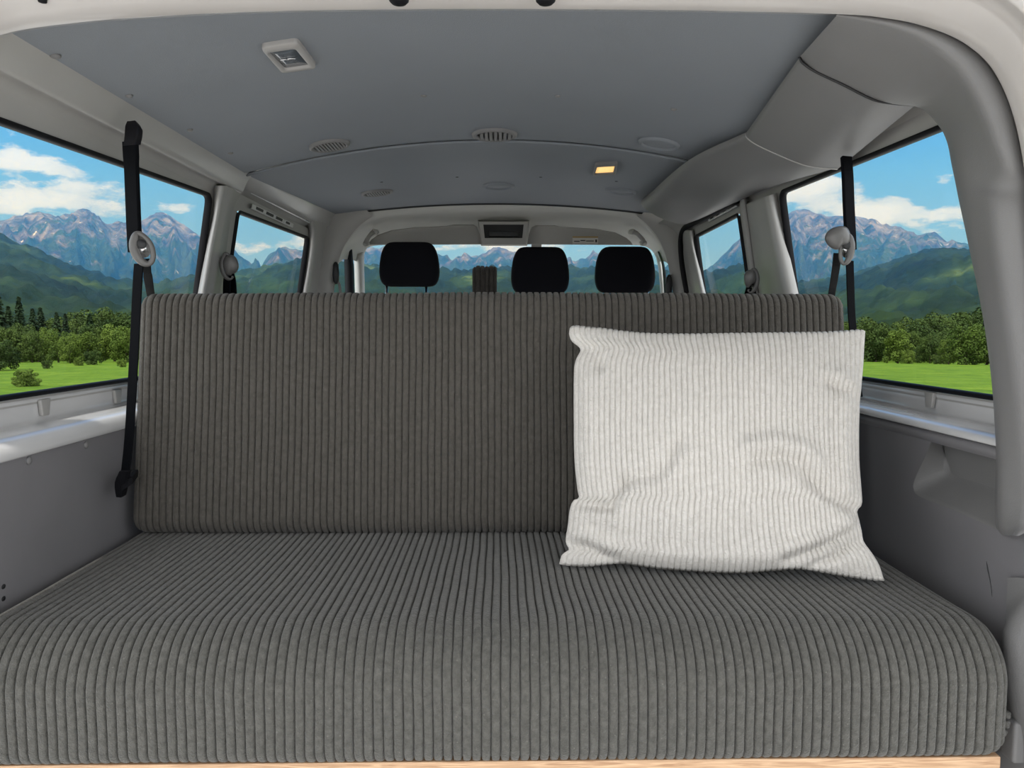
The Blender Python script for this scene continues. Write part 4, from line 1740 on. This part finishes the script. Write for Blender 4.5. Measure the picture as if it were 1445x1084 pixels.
def clips():
    pale = [(78, 79, 'largest pale clip, in the rear left corner of the ceiling'), (182, 135, 'pale clip at the left ceiling edge, above the hanging belt'),
            (268, 183, 'pale clip at the left ceiling edge, between the hanging belt and the seam'), (598, 135, 'pale clip in the rear ceiling, behind the middle vent and to its left'),
            (787, 135, 'pale clip in the rear ceiling, behind the middle vent and to its right'), (951, 154, 'pale clip in the rear ceiling, beside the air duct'),
            (325, 216, 'pale clip in the left ceiling edge, nearest to the seam')]
    dark = [(538, 257, 'dark screw ahead of the seam, beside the slatted left vent'), (645, 250, 'dark screw ahead of the seam, left of the middle closed vent'),
            (763, 250, 'dark screw ahead of the seam, right of the middle closed vent'), (870, 256, 'dark screw ahead of the seam, between the lit lamp and the closed vent')]
    for lst, r, h, mt, nm in ((pale, .0072, .0035, M['plastic'], 'ceiling_clip'), (dark, .0060, .0012, M['dark'], 'ceiling_screw')):
        for px, py, lab in lst:
            c = on_ceiling(px, py)
            rr = r * (1.25 if px < 100 else 1)
            vs, fs = lathe([(rr, -.002), (rr * .95, h * .5), (rr * .6, h), (rr * .1, h * 1.1)], 18)
            o = put(nm, [c + Vector((x, y, -z)) for x, y, z in vs], fs, mt)
            tag(o, lab, 'clip' if nm.endswith('clip') else 'screw', 'trim clips in the ceiling' if nm.endswith('clip') else 'screws in the front ceiling')


clips()


def lamp(c4, inner, label, lit):
    """c4: four outer pixel corners; inner: four lens corners"""
    P = [on_ceiling(*p) for p in c4]
    I = [on_ceiling(*p) for p in inner]
    cen = sum(P, Vector()) / 4
    t = thing('ceiling_lamp', label, 'lamp', cen)
    dz = Vector((0, 0, -1))

    def rnd(q, r, h):
        lp = rounded_loop([(p.x, p.y) for p in q], r, 4)
        return [Vector((p.x, p.y, ceil_z(p.x, p.y) - h)) for p in lp]

    def shr(q, k):
        m = sum(q, Vector()) / 4
        return [m + (p - m) * k for p in q]
    rows = [rnd(P, .012, -.002), rnd(P, .012, .006), rnd(shr(P, .97), .011, .010), rnd(shr(I, 1.05), .008, .011), rnd(I, .007, .009), rnd(shr(I, .98), .007, .004)]
    loft('bezel', rows, M['plastic_light'] if not lit else M['plastic'], t, cv=True)
    rows = [rnd(I, .006, .003), rnd(shr(I, .96), .006, .006), rnd(shr(I, .5), .004, .007), rnd(shr(I, .05), .001, .0072)]
    lens = loft('lens', rows, M['lamp_lit'] if lit else M['lamp_lens'], t, cv=True)
    if not lit:
        for a, b in ((.18, .30), (.45, .55)):
            m0 = I[0].lerp(I[1], a).lerp(I[3].lerp(I[2], a), .45)
            m1 = I[0].lerp(I[1], b + .18).lerp(I[3].lerp(I[2], b + .18), .5)
            for m in (m0, m1):
                m.z = ceil_z(m.x, m.y) - .0085
            tube('lens_rib', [m0, m1], .0014, M['chrome'], lens, 6)


lamp([(367, 61), (420, 53), (447, 90), (398, 97)], [(377, 67), (416, 61), (437, 87), (402, 92)], 'unlit ceiling lamp with a clear lens near the left rear of the ceiling', False)
lamp([(840, 229), (872, 227), (869, 243), (836, 245)], [(843, 231.5), (868, 230), (865.5, 240.5), (839.5, 242)], 'lit warm ceiling lamp ahead of the seam on the right', True)

# ------------------------------------------------------------------ landscape
def ground_rel(r):
    """meadow height below eye level against distance"""
    if r < 20:
        return -1.60 - .028 * 20 * (r / 20) ** 3
    return -1.60 - .028 * r


HILLTAB = [(-700, 300), (-300, 315), (-150, 328), (0, 350), (60, 374), (110, 394), (165, 411), (215, 416), (300, 405), (360, 398), (433, 384), (520, 392), (640, 398), (760, 392), (860, 398), (985, 402),
           (1050, 392), (1130, 416), (1200, 406), (1250, 389), (1300, 376), (1370, 362), (1500, 345), (1800, 330), (2300, 320)]
MTAB = [(-900, 300), (-400, 290), (-200, 305), (-60, 308), (0, 314), (25, 317), (40, 315), (70, 304), (92, 315), (100, 312), (125, 300), (140, 303), (160, 319), (190, 323), (210, 315), (230, 307), (250, 313), (265, 322),
        (300, 338), (325, 350), (345, 362), (360, 369), (374, 373), (384, 360), (408, 352), (430, 354), (520, 353), (560, 350), (580, 361), (600, 357), (612, 358), (640, 367), (690, 357), (700, 358), (740, 356), (770, 363),
        (815, 367), (835, 361), (860, 362), (900, 374), (950, 380), (988, 386), (1010, 372), (1030, 352), (1050, 335), (1080, 322), (1100, 313), (1112, 308), (1120, 300), (1137, 297), (1150, 302), (1170, 305), (1195, 306), (1220, 312),
        (1245, 321), (1262, 322), (1280, 330), (1300, 334), (1316, 332), (1335, 340), (1360, 346), (1375, 352), (1450, 362), (1520, 350), (1700, 320), (2200, 300)]


def az_px(a):
    return 705 + FPX * math.tan(max(-1.15, min(1.15, a)))


def skyline(tab, a, R):
    row = interp(tab, az_px(a))
    return (460 - row) / FPX * math.cos(a) * R


def terrain_mat(name, stops, nscale, bump, bdist):
    m = bpy.data.materials.new(name)
    m.use_nodes = True
    nt = m.node_tree
    N, L = nt.nodes, nt.links
    b = N['Principled BSDF']
    b.inputs['Roughness'].default_value = .95
    b.inputs['Specular IOR Level'].default_value = .1
    geo = N.new('ShaderNodeNewGeometry')
    n = N.new('ShaderNodeTexNoise')
    n.inputs['Scale'].default_value = nscale
    n.inputs['Detail'].default_value = 8
    n.inputs['Roughness'].default_value = .62
    L.new(geo.outputs['Position'], n.inputs['Vector'])
    r = N.new('ShaderNodeValToRGB')
    r.color_ramp.elements[0].position, r.color_ramp.elements[0].color = stops[0][0], (*stops[0][1], 1)
    r.color_ramp.elements[1].position, r.color_ramp.elements[1].color = stops[-1][0], (*stops[-1][1], 1)
    for p, c in stops[1:-1]:
        e = r.color_ramp.elements.new(p)
        e.color = (*c, 1)
    L.new(n.outputs['Fac'], r.inputs[0])
    L.new(r.outputs[0], b.inputs['Base Color'])
    n2 = N.new('ShaderNodeTexNoise')
    n2.inputs['Scale'].default_value = nscale * 4
    n2.inputs['Detail'].default_value = 5
    L.new(geo.outputs['Position'], n2.inputs['Vector'])
    bp = N.new('ShaderNodeBump')
    bp.inputs['Strength'].default_value = bump
    bp.inputs['Distance'].default_value = bdist
    L.new(n2.outputs['Fac'], bp.inputs['Height'])
    L.new(bp.outputs[0], b.inputs['Normal'])
    return m, r, n


def mountain_mat():
    m, ramp, n = terrain_mat('mountain rock and forest', [(.38, (.030, .026, .029)), (.5, (.105, .088, .092)), (.64, (.24, .21, .21))], .016, 1.0, 22)
    nt = m.node_tree
    N, L = nt.nodes, nt.links
    b = N['Principled BSDF']
    geo = N.new('ShaderNodeNewGeometry')
    sp = N.new('ShaderNodeSeparateXYZ')
    L.new(geo.outputs['Position'], sp.inputs[0])
    # forest below, bare rock above, a broken border
    nb = N.new('ShaderNodeTexNoise')
    nb.inputs['Scale'].default_value = .009
    nb.inputs['Detail'].default_value = 7
    nb.inputs['Roughness'].default_value = .65
    L.new(geo.outputs['Position'], nb.inputs['Vector'])

    def mm(op, a, bb, clamp=False):
        q = N.new('ShaderNodeMath')
        q.operation = op
        q.use_clamp = clamp
        for i, v in enumerate((a, bb)):
            if isinstance(v, (int, float)):
                q.inputs[i].default_value = v
            else:
                L.new(v, q.inputs[i])
        return q.outputs[0]
    h = mm('ADD', mm('DIVIDE', sp.outputs[2], 430.0), mm('MULTIPLY', mm('SUBTRACT', nb.outputs['Fac'], .5), 2.4))
    k = mm('MULTIPLY', mm('SUBTRACT', h, .62), 5.0, True)
    mix = N.new('ShaderNodeMixRGB')
    L.new(k, mix.inputs[0])
    fr = N.new('ShaderNodeValToRGB')
    fr.color_ramp.elements[0].position, fr.color_ramp.elements[0].color = .35, (.010, .022, .008, 1)
    fr.color_ramp.elements[1].position, fr.color_ramp.elements[1].color = .68, (.045, .07, .02, 1)
    L.new(n.outputs['Fac'], fr.inputs[0])
    L.new(fr.outputs[0], mix.inputs[1])
    L.new(ramp.outputs[0], mix.inputs[2])
    # snow left in a few high gullies
    ns = N.new('ShaderNodeTexNoise')
    ns.inputs['Scale'].default_value = .022
    ns.inputs['Detail'].default_value = 4
    L.new(geo.outputs['Position'], ns.inputs['Vector'])
    sn = mm('MULTIPLY', mm('SUBTRACT', mm('ADD', ns.outputs['Fac'], mm('DIVIDE', sp.outputs[2], 4300.0)), .765), 20.0, True)
    mx2 = N.new('ShaderNodeMixRGB')
    L.new(sn, mx2.inputs[0])
    L.new(mix.outputs[0], mx2.inputs[1])
    mx2.inputs[2].default_value = (.8, .8, .82, 1)
    L.new(mx2.outputs[0], b.inputs['Base Color'])
    return m


M['meadow'] = terrain_mat('bright meadow grass', [(.32, (.055, .110, .008)), (.55, (.095, .165, .012)), (.75, (.145, .20, .022))], .42, 1.0, .5)[0]
M['hill'] = terrain_mat('wooded hillside', [(.30, (.004, .011, .005)), (.50, (.010, .023, .008)), (.62, (.022, .042, .011)), (.76, (.085, .12, .03))], .012, 1.0, 6)[0]
M['mountain'] = mountain_mat()


def polar(name, a0, a1, na, radii, fz, mt):
    vs, fs = [], []
    for i in range(na + 1):
        a = a0 + (a1 - a0) * i / na
        for r in radii:
            vs.append((r * math.sin(a), r * math.cos(a), fz(a, r)))
    return struct(put(name, vs, grid_faces(na + 1, len(radii)), mt))


def landscape():
    A = 1.05

    def meadow(a, r):
        z = ground_rel(r) + .35 * noise.noise((r * math.sin(a) * .03, r * math.cos(a) * .03, 0)) * min(1, r / 40)
        if abs(a) > 1.05 and r < 40:
            pass
        return EYE + z
    polar('ground_meadow', -PI, PI, 240, [0.0, 3, 7, 12, 20, 26, 32, 40, 50, 62, 76, 92, 110, 130, 155, 185, 220, 260], meadow, M['meadow'])
    # unseen gravel around the van, made wide and pale to bounce light inside
    vs, fs = [], []
    n = 28
    for i in range(n):
        a = 2 * PI * i / n
        k = 1 + .15 * noise.noise((math.cos(a), math.sin(a), 2))
        vs.append((19 * k * math.cos(a), -6 + 24 * k * math.sin(a), EYE - 1.53))
    struct(put('ground_bounce_gravel', vs, [list(range(n))], M['bounce_gravel'], smooth=False))

    RH = 1500

    def hill(a, r):
        base = ground_rel(230)
        px = az_px(a)
        H = skyline(HILLTAB, a, RH)
        # first fold: low rise carrying the wood, then the big hill
        t = (r - 230) / (RH - 230)
        e = max(0, min(1, t))
        e = e * e * (3 - 2 * e)
        z = base + (H - base) * e
        if r > RH:
            z = H - (r - RH) * .12
        amp = 46 * min(1, max(0, t) * 2.2) * (1 if r <= RH else .5)
        x, y = r * math.sin(a), r * math.cos(a)
        rid = abs(noise.noise((x * .007, y * .004, 5.0)))
        z += amp * (.30 - rid) * (1.0 if r < RH * .96 else .35)
        cn = noise.cell_vector((x * .11, y * .11, 0)) if False else None
        z += (9 * abs(noise.noise((x * .055, y * .03, 1.0))) + 4.5 * noise.noise((x * .13, y * .07, 2.0))) * min(1, max(0, t) * 6)
        return EYE + z
    radii = [228 + (RH - 228) * (k / 90) ** 1.25 for k in range(91)] + [1530, 1580, 1650, 1800]
    polar('hills', -A, A, 1000, radii, hill, M['hill'])

    def mountain(a, r):
        R0, R1 = 1750, 3600
        H = skyline(MTAB, a, R1)
        t = (r - R0) / (R1 - R0)
        x, y = r * math.sin(a), r * math.cos(a)
        if t <= 1:
            e = max(0, t) ** 1.25
            e = e * .75 + .25 * (e * e * (3 - 2 * e))
            z = -20 + (H + 20) * e
        else:
            z = H - (r - R1) * .35
        s = min(1, max(0, t) * 2.5)
        # buttresses and gullies running down the face
        w = a * 60 + .8 * noise.noise((x * .003, y * .003, 3.0))
        g = 1 - abs(noise.noise((w * .55, t * 1.3, 1.0))) * 2
        g2 = 1 - abs(noise.noise((w * 1.4, t * 2.8, 7.0))) * 2
        g3 = noise.fractal((x * .009, y * .006, .5), 1.0, 2.0, 4)
        face = math.sin(PI * min(1, max(0, t))) ** .6 if t < 1 else 0
        rg = noise.ridged_multi_fractal((a * 26, t * 3.2, 4.0), .9, 2.1, 6, 1.0, 2.0) - 1.1
        z += s * face * 34 * rg
        z += s * face * (85 * (g - .6) + 42 * (g2 - .6)) + s * 26 * g3
        return EYE + z
    radii = [1740 + (3600 - 1740) * k / 70 for k in range(71)] + [3680, 3850, 4050]
    polar('mountain_range', -A, A, 1100, radii, mountain, M['mountain'])


landscape()


def haze():
    """real air between the near wood and the mountains: a thin even volume"""
    A, n = 1.15, 24
    r0, r1, z0, z1 = 370, 3650, -60, 640
    vs = []
    for i in range(n + 1):
        a = -A + 2 * A * i / n
        for r, z in ((r0, z0), (r1, z0), (r1, z1), (r0, z1)):
            vs.append((r * math.sin(a), r * math.cos(a), z))
    fs = grid_faces(n + 1, 4, False, True)
    fs.append((0, 1, 2, 3))
    fs.append(tuple(n * 4 + k for k in range(4)))
    m = bpy.data.materials.new('valley haze')
    m.use_nodes = True
    N, L = m.node_tree.nodes, m.node_tree.links
    N.clear()
    out = N.new('ShaderNodeOutputMaterial')
    v = N.new('ShaderNodeVolumeScatter')
    v.inputs['Color'].default_value = HAZE_COL
    v.inputs['Density'].default_value = HAZE_DENS
    v.inputs['Anisotropy'].default_value = 0.45
    L.new(v.outputs[0], out.inputs['Volume'])
    o = put('haze', vs, fs, m, smooth=False)
    o['kind'] = 'stuff'
    o['label'] = 'thin blue haze hanging over the valley and mountains'


HAZE_COL = (.06, .34, 1.0, 1)
HAZE_DENS = 3.9e-4
haze()


# ------------------------------------------------------------------ trees
def leaf_mat(name, a, b):
    m = bpy.data.materials.new(name)
    m.use_nodes = True
    N, L = m.node_tree.nodes, m.node_tree.links
    p = N['Principled BSDF']
    p.inputs['Roughness'].default_value = .8
    p.inputs['Specular IOR Level'].default_value = .15
    tc = N.new('ShaderNodeTexCoord')
    n = N.new('ShaderNodeTexNoise')
    n.inputs['Scale'].default_value = 1.2
    n.inputs['Detail'].default_value = 5
    L.new(tc.outputs['Object'], n.inputs['Vector'])
    oi = N.new('ShaderNodeObjectInfo')
    ad = N.new('ShaderNodeMath')
    ad.operation = 'MULTIPLY_ADD'
    ad.inputs[1].default_value = .35
    L.new(oi.outputs['Random'], ad.inputs[0])
    L.new(n.outputs['Fac'], ad.inputs[2])
    r = N.new('ShaderNodeValToRGB')
    r.color_ramp.elements[0].position, r.color_ramp.elements[0].color = .4, (*a, 1)
    r.color_ramp.elements[1].position, r.color_ramp.elements[1].color = .95, (*b, 1)
    L.new(ad.outputs[0], r.inputs[0])
    L.new(r.outputs[0], p.inputs['Base Color'])
    return m


M['leaf'] = leaf_mat('broad leaves', (.030, .056, .008), (.10, .145, .022))
M['leaf_dark'] = leaf_mat('dark leaves', (.018, .036, .008), (.055, .085, .016))
M['needle'] = leaf_mat('conifer needles', (.007, .018, .008), (.022, .042, .014))
M['bark'] = mat('bark', (.07, .05, .035), .9, var=.3)


def leaf_quad(vs, fs, p, n, s, rnd):
    u = n.orthogonal().normalized()
    u.rotate(Matrix.Rotation(rnd.uniform(0, 6.28), 3, n))
    v = n.cross(u)
    b = len(vs)
    vs += [p - u * s - v * s * .7, p + u * s - v * s * .7, p + u * s * .8 + v * s * .7, p - u * s * .8 + v * s * .7]
    fs.append((b, b + 1, b + 2, b + 3))


def make_broadleaf(name, seed, mt, spread=.42):
    """unit tree, 1 m tall"""
    rnd = random.Random(seed)
    vs, fs = [], []
    lobes = [(Vector((0, 0, .56)), .27), (Vector((0, 0, .28)), .24)]
    for k in range(20):
        a = k * 2.4 + rnd.uniform(-.4, .4)
        h = .10 + .78 * ((k + rnd.random()) / 20)
        w = spread * math.sqrt(max(.03, 1 - ((h - .40) / .56) ** 2)) * rnd.uniform(.6, .9)
        lobes.append((Vector((w * math.cos(a), w * math.sin(a), h)), rnd.uniform(.09, .165)))
    for c, r in lobes:
        for k in range(int(3000 * r * r * 4.5)):
            d = Vector((rnd.gauss(0, 1), rnd.gauss(0, 1), rnd.gauss(0, 1))).normalized()
            p = c + d * r * rnd.uniform(.80, 1.04)
            if p.z < -.01:
                continue
            nn = (d + Vector((rnd.gauss(0, .45), rnd.gauss(0, .45), rnd.gauss(0, .45)))).normalized()
            leaf_quad(vs, fs, p, nn, rnd.uniform(.012, .022), rnd)
    me = mesh_only(name + ' crown', vs, fs, mt)
    tv, tf = tube_data([(0, 0, -.04), (.005, 0, .12), (0, .01, .3), (.01, 0, .55)], [.034, .026, .02, .008], 8)
    return me, mesh_only(name + ' trunk', tv, tf, M['bark'])


def mesh_only(name, vs, fs, mt):
    me = bpy.data.meshes.new(name)
    me.from_pydata([tuple(v) for v in vs], [], fs)
    me.materials.append(mt)
    return me


def make_conifer(name, seed, width=.2):
    rnd = random.Random(seed)
    vs, fs = [], []
    z = .08
    while z < .985:
        w = width * (1 - z) ** .85 * rnd.uniform(.8, 1.12) + .008
        nb = max(5, int(13 * (1 - z)) + 5)
        a0 = rnd.uniform(0, 6.28)
        for k in range(nb):
            a = a0 + 6.28 * k / nb + rnd.uniform(-.2, .2)
            ln = w * rnd.uniform(.75, 1.1)
            d = Vector((math.cos(a), math.sin(a), 0))
            for q in range(5):
                t = (q + .6) / 5
                p = d * ln * t + Vector((0, 0, z - .28 * ln * t * t + rnd.uniform(-.006, .006)))
                nn = (Vector((0, 0, 1)) + d * .6 + Vector((rnd.gauss(0, .4), rnd.gauss(0, .4), 0))).normalized()
                leaf_quad(vs, fs, p, nn, .016 * (1.25 - .5 * t) + .006, rnd)
        z += .021 + .012 * (1 - z)
    me = mesh_only(name + ' crown', vs, fs, M['needle'])
    tv, tf = tube_data([(0, 0, -.04), (0, 0, .4), (0, 0, .97)], [.02, .013, .003], 8)
    return me, mesh_only(name + ' trunk', tv, tf, M['bark'])


KINDS = {
    'leafy_tree': [make_broadleaf('leafy a', 1, M['leaf'], .40), make_broadleaf('leafy b', 2, M['leaf'], .46), make_broadleaf('leafy c', 3, M['leaf'], .36)],
    'dark_tree': [make_broadleaf('dark a', 11, M['leaf_dark'], .40), make_broadleaf('dark b', 12, M['leaf_dark'], .34), make_broadleaf('dark c', 13, M['leaf_dark'], .46)],
    'conifer': [make_conifer('conifer a', 21, .20), make_conifer('conifer b', 22, .25)],
    'meadow_bush': [make_broadleaf('bush a', 31, M['leaf'], .50), make_broadleaf('bush b', 32, M['leaf_dark'], .52)],
}
ORD = ['leftmost', 'second', 'third', 'fourth', 'fifth', 'sixth', 'seventh', 'eighth', 'ninth', 'tenth', 'eleventh', 'twelfth', 'thirteenth', 'fourteenth', 'fifteenth', 'sixteenth', 'seventeenth', 'eighteenth', 'nineteenth', 'twentieth',
       'twenty-first', 'twenty-second', 'twenty-third', 'twenty-fourth', 'twenty-fifth', 'twenty-sixth']
TREES = []     # kind, px, top row, distance, width factor, place


def T(kind, px, top, r, wf=1.0, place='left'):
    TREES.append((kind, px, top, r, wf, place))


# left window, front row then the wood behind
for a in (('conifer', 6, 414, 120, 1.25), ('conifer', 37, 424, 118, 1.05), ('conifer', 55, 439, 124, 1.1), ('conifer', 66, 438, 130, 1.2), ('conifer', 88, 444, 132, 1.1), ('conifer', 100, 446, 136, 1.1),
          ('conifer', -25, 420, 118, 1.1), ('conifer', -60, 430, 122, 1.1), ('conifer', 22, 436, 134, 1.2), ('conifer', 134, 446, 140, 1.2)):
    T(*a, 'left')
for a in (('leafy_tree', 88, 468, 100, .9), ('leafy_tree', 120, 468, 96, 1.25), ('leafy_tree', 104, 474, 92, .9), ('leafy_tree', 166, 460, 98, 1.1), ('leafy_tree', 182, 466, 94, 1.0), ('leafy_tree', 76, 462, 118, .9), ('leafy_tree', 60, 470, 112, .9), ('leafy_tree', 205, 458, 100, 1.2),
          ('leafy_tree', -40, 470, 96, 1.2), ('leafy_tree', 240, 462, 104, 1.2)):
    T(*a, 'left')
for a in (('dark_tree', 118, 442, 150, 1.2), ('dark_tree', 146, 440, 152, 1.2), ('dark_tree', 164, 440, 156, 1.2), ('dark_tree', 180, 446, 150, 1.1), ('dark_tree', 104, 452, 146, 1.1), ('dark_tree', 78, 450, 150, 1.1), ('dark_tree', 135, 458, 128, 1.1), ('dark_tree', 152, 462, 122, 1.0),
          ('dark_tree', 38, 460, 112, 1.0), ('dark_tree', 18, 462, 110, 1.1), ('dark_tree', 52, 468, 108, .9), ('dark_tree', 200, 446, 150, 1.2), ('dark_tree', 225, 440, 156, 1.2), ('dark_tree', 255, 442, 160, 1.2), ('dark_tree', -70, 452, 130, 1.2)):
    T(*a, 'left')
for a in (('meadow_bush', 6, 480, 66, 1.3), ('meadow_bush', 136, 494, 84, 1.1), ('meadow_bush', 42, 531, 34.5, 1.5), ('meadow_bush', 72, 511, 70, 1.2), ('meadow_bush', 116, 503, 80, 1.0), ('meadow_bush', 176, 508, 72, 1.1), ('meadow_bush', -30, 484, 66, 1.3)):
    T(*a, 'left')
# right window
for a in (('leafy_tree', 1272, 466, 92, 1.05), ('leafy_tree', 1370, 457, 80, 1.05), ('leafy_tree', 1400, 464, 84, 1.2), ('leafy_tree', 1345, 478, 82, .8), ('leafy_tree', 1440, 458, 82, 1.2)):
    T(*a, 'right')
for a in (('dark_tree', 1218, 452, 112, 1.2), ('dark_tree', 1240, 456, 110, 1.2), ('dark_tree', 1198, 456, 116, 1.2), ('dark_tree', 1258, 462, 112, 1.1), ('dark_tree', 1302, 458, 110, 1.1), ('dark_tree', 1318, 450, 122, 1.2), ('dark_tree', 1334, 446, 128, 1.2), ('dark_tree', 1352, 442, 130, 1.2),
          ('dark_tree', 1374, 440, 132, 1.2), ('dark_tree', 1394, 440, 130, 1.2), ('dark_tree', 1318, 474, 100, .9), ('dark_tree', 1334, 470, 104, .9), ('dark_tree', 1290, 468, 102, .9), ('dark_tree', 1420, 440, 132, 1.2), ('dark_tree', 1180, 458, 116, 1.2), ('dark_tree', 1286, 452, 126, 1.1)):
    T(*a, 'right')
for a in (('meadow_bush', 1327, 501, 92, 1.2), ('meadow_bush', 1338, 502, 94, 1.0), ('meadow_bush', 1286, 494, 90, 1.0)):
    T(*a, 'right')


def plant():
    rnd = random.Random(5)
    words_ = {'leafy_tree': 'bright leafy tree by the meadow', 'dark_tree': 'dark broadleaf tree in the wood', 'conifer': 'dark conifer in the wood', 'meadow_bush': 'low bush on the meadow'}
    by, placed = {}, []

    def size(k, px, top, Y, wf):
        x = (px - 705) / FPX * Y
        zb = EYE + ground_rel(math.hypot(x, Y)) + .35 * noise.noise((x * .03, Y * .03, 0)) - .05
        h = max(EYE + (460 - top) / FPX * Y - zb, .8)
        return x, zb, h, h * wf * (.27 if k == 'conifer' else .47)
    for k, px, top, Y, wf, place in sorted(TREES, key=lambda q: q[3]):
        # step back until the crown stands clear of its neighbours
        for _ in range(90):
            x, zb, h, r = size(k, px, top, Y, wf)
            if all(math.hypot(x - p[0], Y - p[1]) > .92 * (r + p[2]) for p in placed) or Y > 330:
                break
            Y += 2.5
        for p in placed:                      # crowded ones grow narrower
            dist = math.hypot(x - p[0], Y - p[1])
            if dist < .9 * (r + p[2]):
                wf *= max(.55, (dist / .9 - p[2]) / r)
                x, zb, h, r = size(k, px, top, Y, wf)
        placed.append((x, Y, r))
        by.setdefault((k, place), []).append((k, px, top, Y, wf, place))
    for (kind, place), lst in by.items():
        lst.sort(key=lambda q: q[1])
        for i, (k, px, top, Y, wf, _) in enumerate(lst):
            x, zb, h, _r = size(k, px, top, Y, wf)
            order = 'leftmost' if i == 0 else ORD[i] + ' from the left'
            t = thing(kind, '%s, %s in the %s rear window' % (words_[kind], order, place), 'bush' if kind == 'meadow_bush' else 'tree', (x, Y, zb),
                      'trees seen through the %s rear window' % place if kind != 'meadow_bush' else 'bushes on the %s meadow' % place)
            crown, trunk = KINDS[kind][i % len(KINDS[kind])]
            for nm, me in (('crown', crown), ('trunk', trunk)):
                o = bpy.data.objects.new(nm, me)
                C.objects.link(o)
                o.parent = t
            sq = h / .95
            t.scale = (sq * wf * .95, sq * wf * .95, sq)
            t.rotation_euler.z = rnd.uniform(0, 6.28)


plant()
